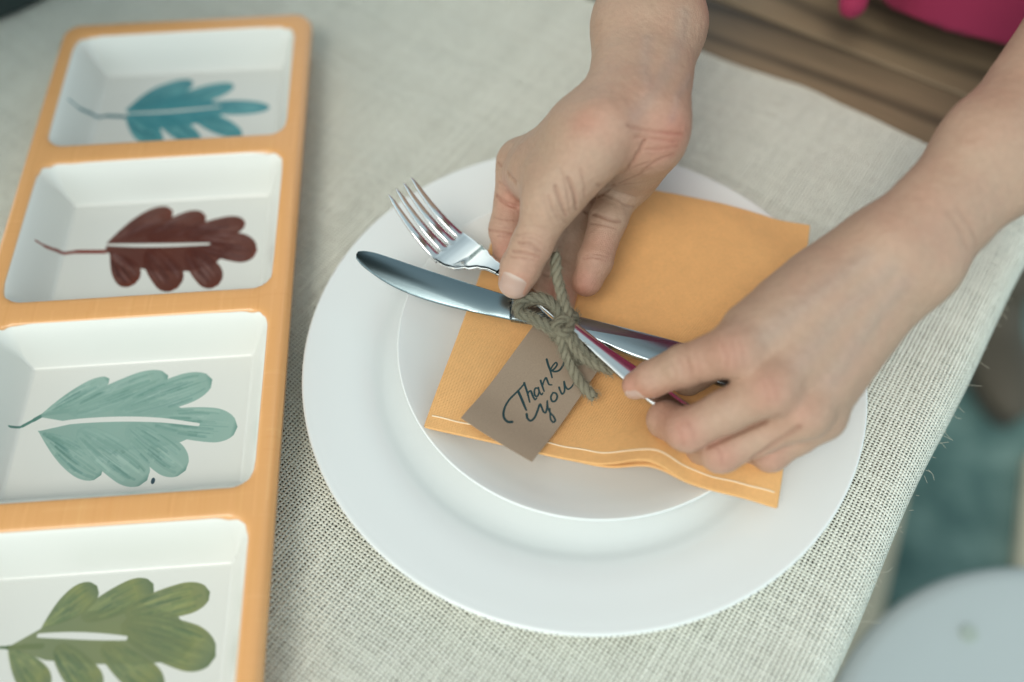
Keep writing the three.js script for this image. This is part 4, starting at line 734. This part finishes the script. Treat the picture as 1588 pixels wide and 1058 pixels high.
  for (const heel of [V(0.722, -0.735, -0.775), personPt(-0.12, -0.09, -0.735)]) {
    const d = V(-0.10, 0, 1).normalize(), s = V(d.z, 0, -d.x), q = (f, w, y) => heel.clone().addScaledVector(d, f).addScaledVector(s, w).setY(y);
    const parts = [[bone(q(0.02, 0, -0.69), q(0.02, 0, -0.64), 0.036, 0.038), 0.03], [ell(q(0.03, 0, -0.70), d, V(0, 1, 0), s, 0.055, 0.045, 0.036), 0.03], [ell(q(0.13, 0, -0.708), d, V(0, 1, 0), s, 0.085, 0.034, 0.045), 0.04]];
    put('shoe', local(netMesh((x, y, z) => { let p = 9; for (const [g, k] of parts) p = p === 9 ? g(x, y, z) : smin(p, g(x, y, z), k); return Math.max(p, -0.722 - y); }, heel.clone().add(V(-0.12, -0.02, -0.12)), heel.clone().add(V(0.12, 0.15, 0.27)), 0.005, null), t), shoeMat, t);
    const so = new THREE.CylinderGeometry(1, 1, 0.016, 40); so.scale(0.046, 1, 0.128); const m = new THREE.Matrix4().makeBasis(s, V(0, 1, 0), d); so.applyMatrix4(m); so.translate(...q(0.085, 0, -0.7305).toArray());
    put('shoe_sole', local(so, t), soleMat, t);
  }
}

// ---------------------------------------------------------------- things half out of the frame
{ // dark pot at the far corner; its plant, out of view, shades the cloth
  const c = tab(0, 0, 0).add(V(-0.428, 0.003, -0.632)), t = thing('pot_with_unseen_plant', 'dark blue-black pot at the cloth corner beyond the orange-rimmed tray, its plant out of view and shading the cloth', 'potted plant', c);
  const pts = [[0.001, 0.0], [0.136, 0.0], [0.145, 0.004], [0.148, 0.03], [0.153, 0.08], [0.158, 0.14], [0.163, 0.22], [0.168, 0.31], [0.174, 0.322], [0.174, 0.332], [0.163, 0.332], [0.158, 0.31], [0.150, 0.20], [0.14, 0.05], [0.12, 0.02], [0.001, 0.018]];
  put('pot_body', new THREE.LatheGeometry(pts.map(([a, b]) => new THREE.Vector2(a, b)), 72), mat({ color: lin(0.008, 0.022, 0.024), roughness: 0.35, clearcoat: 0.3 }), t);
  const s = new THREE.CylinderGeometry(0.1565, 0.1555, 0.01, 48); s.translate(0, 0.298, 0); put('soil', s, mat({ color: lin(0.03, 0.024, 0.018), roughness: 1 }), t);
  const leaf = gridGeo(3, 6, (u, v) => { const w = 0.020 * Math.sin(Math.PI * Math.pow(v, 0.7)) + 0.0006, q = u * 2 - 1; return V(q * w, 0.006 * q * q - 0.03 * v * v, v * 0.085); }), L = [], st = [];
  for (let k = 0; k < 60; k++) {
    const a = rr(0, 6.28), o = rr(0.04, 0.30), h = rr(0.40, 0.78), tip = V(Math.cos(a) * o * 0.75 - 0.10, h, Math.sin(a) * o + 0.28), base = V(Math.cos(a) * 0.05, 0.29, Math.sin(a) * 0.05), mid = base.clone().lerp(tip, 0.5).add(V(0, 0.06, 0)), cu = new THREE.CatmullRomCurve3([base, mid, tip]);
    st.push(tube([base, mid, tip], 0.0028, 12, 6));
    for (let i = 0; i < 34; i++) { const p = cu.getPoint(lerp(0.35, 1, i / 33)), g = leaf.clone(), e = new THREE.Euler(rr(-0.7, 0.5), rr(0, 6.28), rr(-0.5, 0.5), 'YXZ'), sc = rr(0.9, 1.5); g.applyMatrix4(new THREE.Matrix4().compose(p, new THREE.Quaternion().setFromEuler(e), V(sc, sc, sc))); L.push(g); }
  }
  put('stem', mergeGeometries(st), mat({ color: lin(0.05, 0.075, 0.035), roughness: 0.8 }), t);  // stems of the plant, out of view
  tag(put('unseen_foliage', mergeGeometries(L), mat({ color: lin(0.035, 0.085, 0.06), roughness: 0.6, side: THREE.DoubleSide }), t), null, null, 'stuff');  // leaf crown out of view, placed to darken the left cloth and tray
}
{ // white stool below the table edge
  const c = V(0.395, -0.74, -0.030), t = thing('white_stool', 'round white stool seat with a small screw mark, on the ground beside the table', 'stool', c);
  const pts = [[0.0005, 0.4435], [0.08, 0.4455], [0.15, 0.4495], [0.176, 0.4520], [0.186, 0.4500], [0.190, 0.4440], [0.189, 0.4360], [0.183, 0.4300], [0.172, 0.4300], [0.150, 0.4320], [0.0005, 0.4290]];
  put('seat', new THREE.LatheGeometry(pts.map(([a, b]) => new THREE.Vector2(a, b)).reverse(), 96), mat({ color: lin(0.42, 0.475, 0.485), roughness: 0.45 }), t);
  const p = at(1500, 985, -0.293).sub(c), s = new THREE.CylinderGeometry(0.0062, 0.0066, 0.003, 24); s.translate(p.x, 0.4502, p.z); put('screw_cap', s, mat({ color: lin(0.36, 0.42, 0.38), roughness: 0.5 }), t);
  for (let k = 0; k < 4; k++) { const a = k * Math.PI / 2 + 0.5, g = new THREE.CylinderGeometry(0.015, 0.011, 0.435, 16), m = new THREE.Matrix4().makeRotationFromEuler(new THREE.Euler(Math.sin(a) * -0.12, 0, Math.cos(a) * 0.12)); g.applyMatrix4(m); g.translate(Math.cos(a) * 0.12, 0.2165, Math.sin(a) * 0.12); put('leg', g, mat({ color: lin(0.44, 0.33, 0.2), roughness: 0.6 }), t); }
}
{ // two pale boards on the ground
  const bm = mat({ color: lin(0.50, 0.45, 0.34), roughness: 0.75, bumpMap: woodTex, bumpScale: 0.0005 });
  for (const [x0, y0, x1, y1, w, l] of [[1395, 824, 1375, 922, -0.075, 'pale tan board on the ground between the draped cloth and the white stool'], [1588, 800, 1578, 890, 0.08, 'pale board on the ground at the frame edge, behind the white stool']]) {
    const a = at(x0, y0, -0.72), b = at(x1, y1, -0.72), d = b.clone().sub(a).normalize(), s = V(d.z, 0, -d.x); const A = a.clone().addScaledVector(d, -0.10), n = 0.5, t = thing('wooden_board', l, 'board', a.clone().setY(-0.74));
    const g = new THREE.BoxGeometry(n, 0.019, Math.abs(w)); const m = new THREE.Matrix4().makeBasis(d, V(0, 1, 0), d.clone().cross(V(0, 1, 0))); g.applyMatrix4(m); const mid = A.clone().addScaledVector(d, n / 2).addScaledVector(s, (w > 0 ? 1 : -1) * Math.abs(w) / 2); g.translate(mid.x - a.x, 0.0102, mid.z - a.z);
    put('plank', g, bm, t);
  }
}
renderer.render(scene, camera);
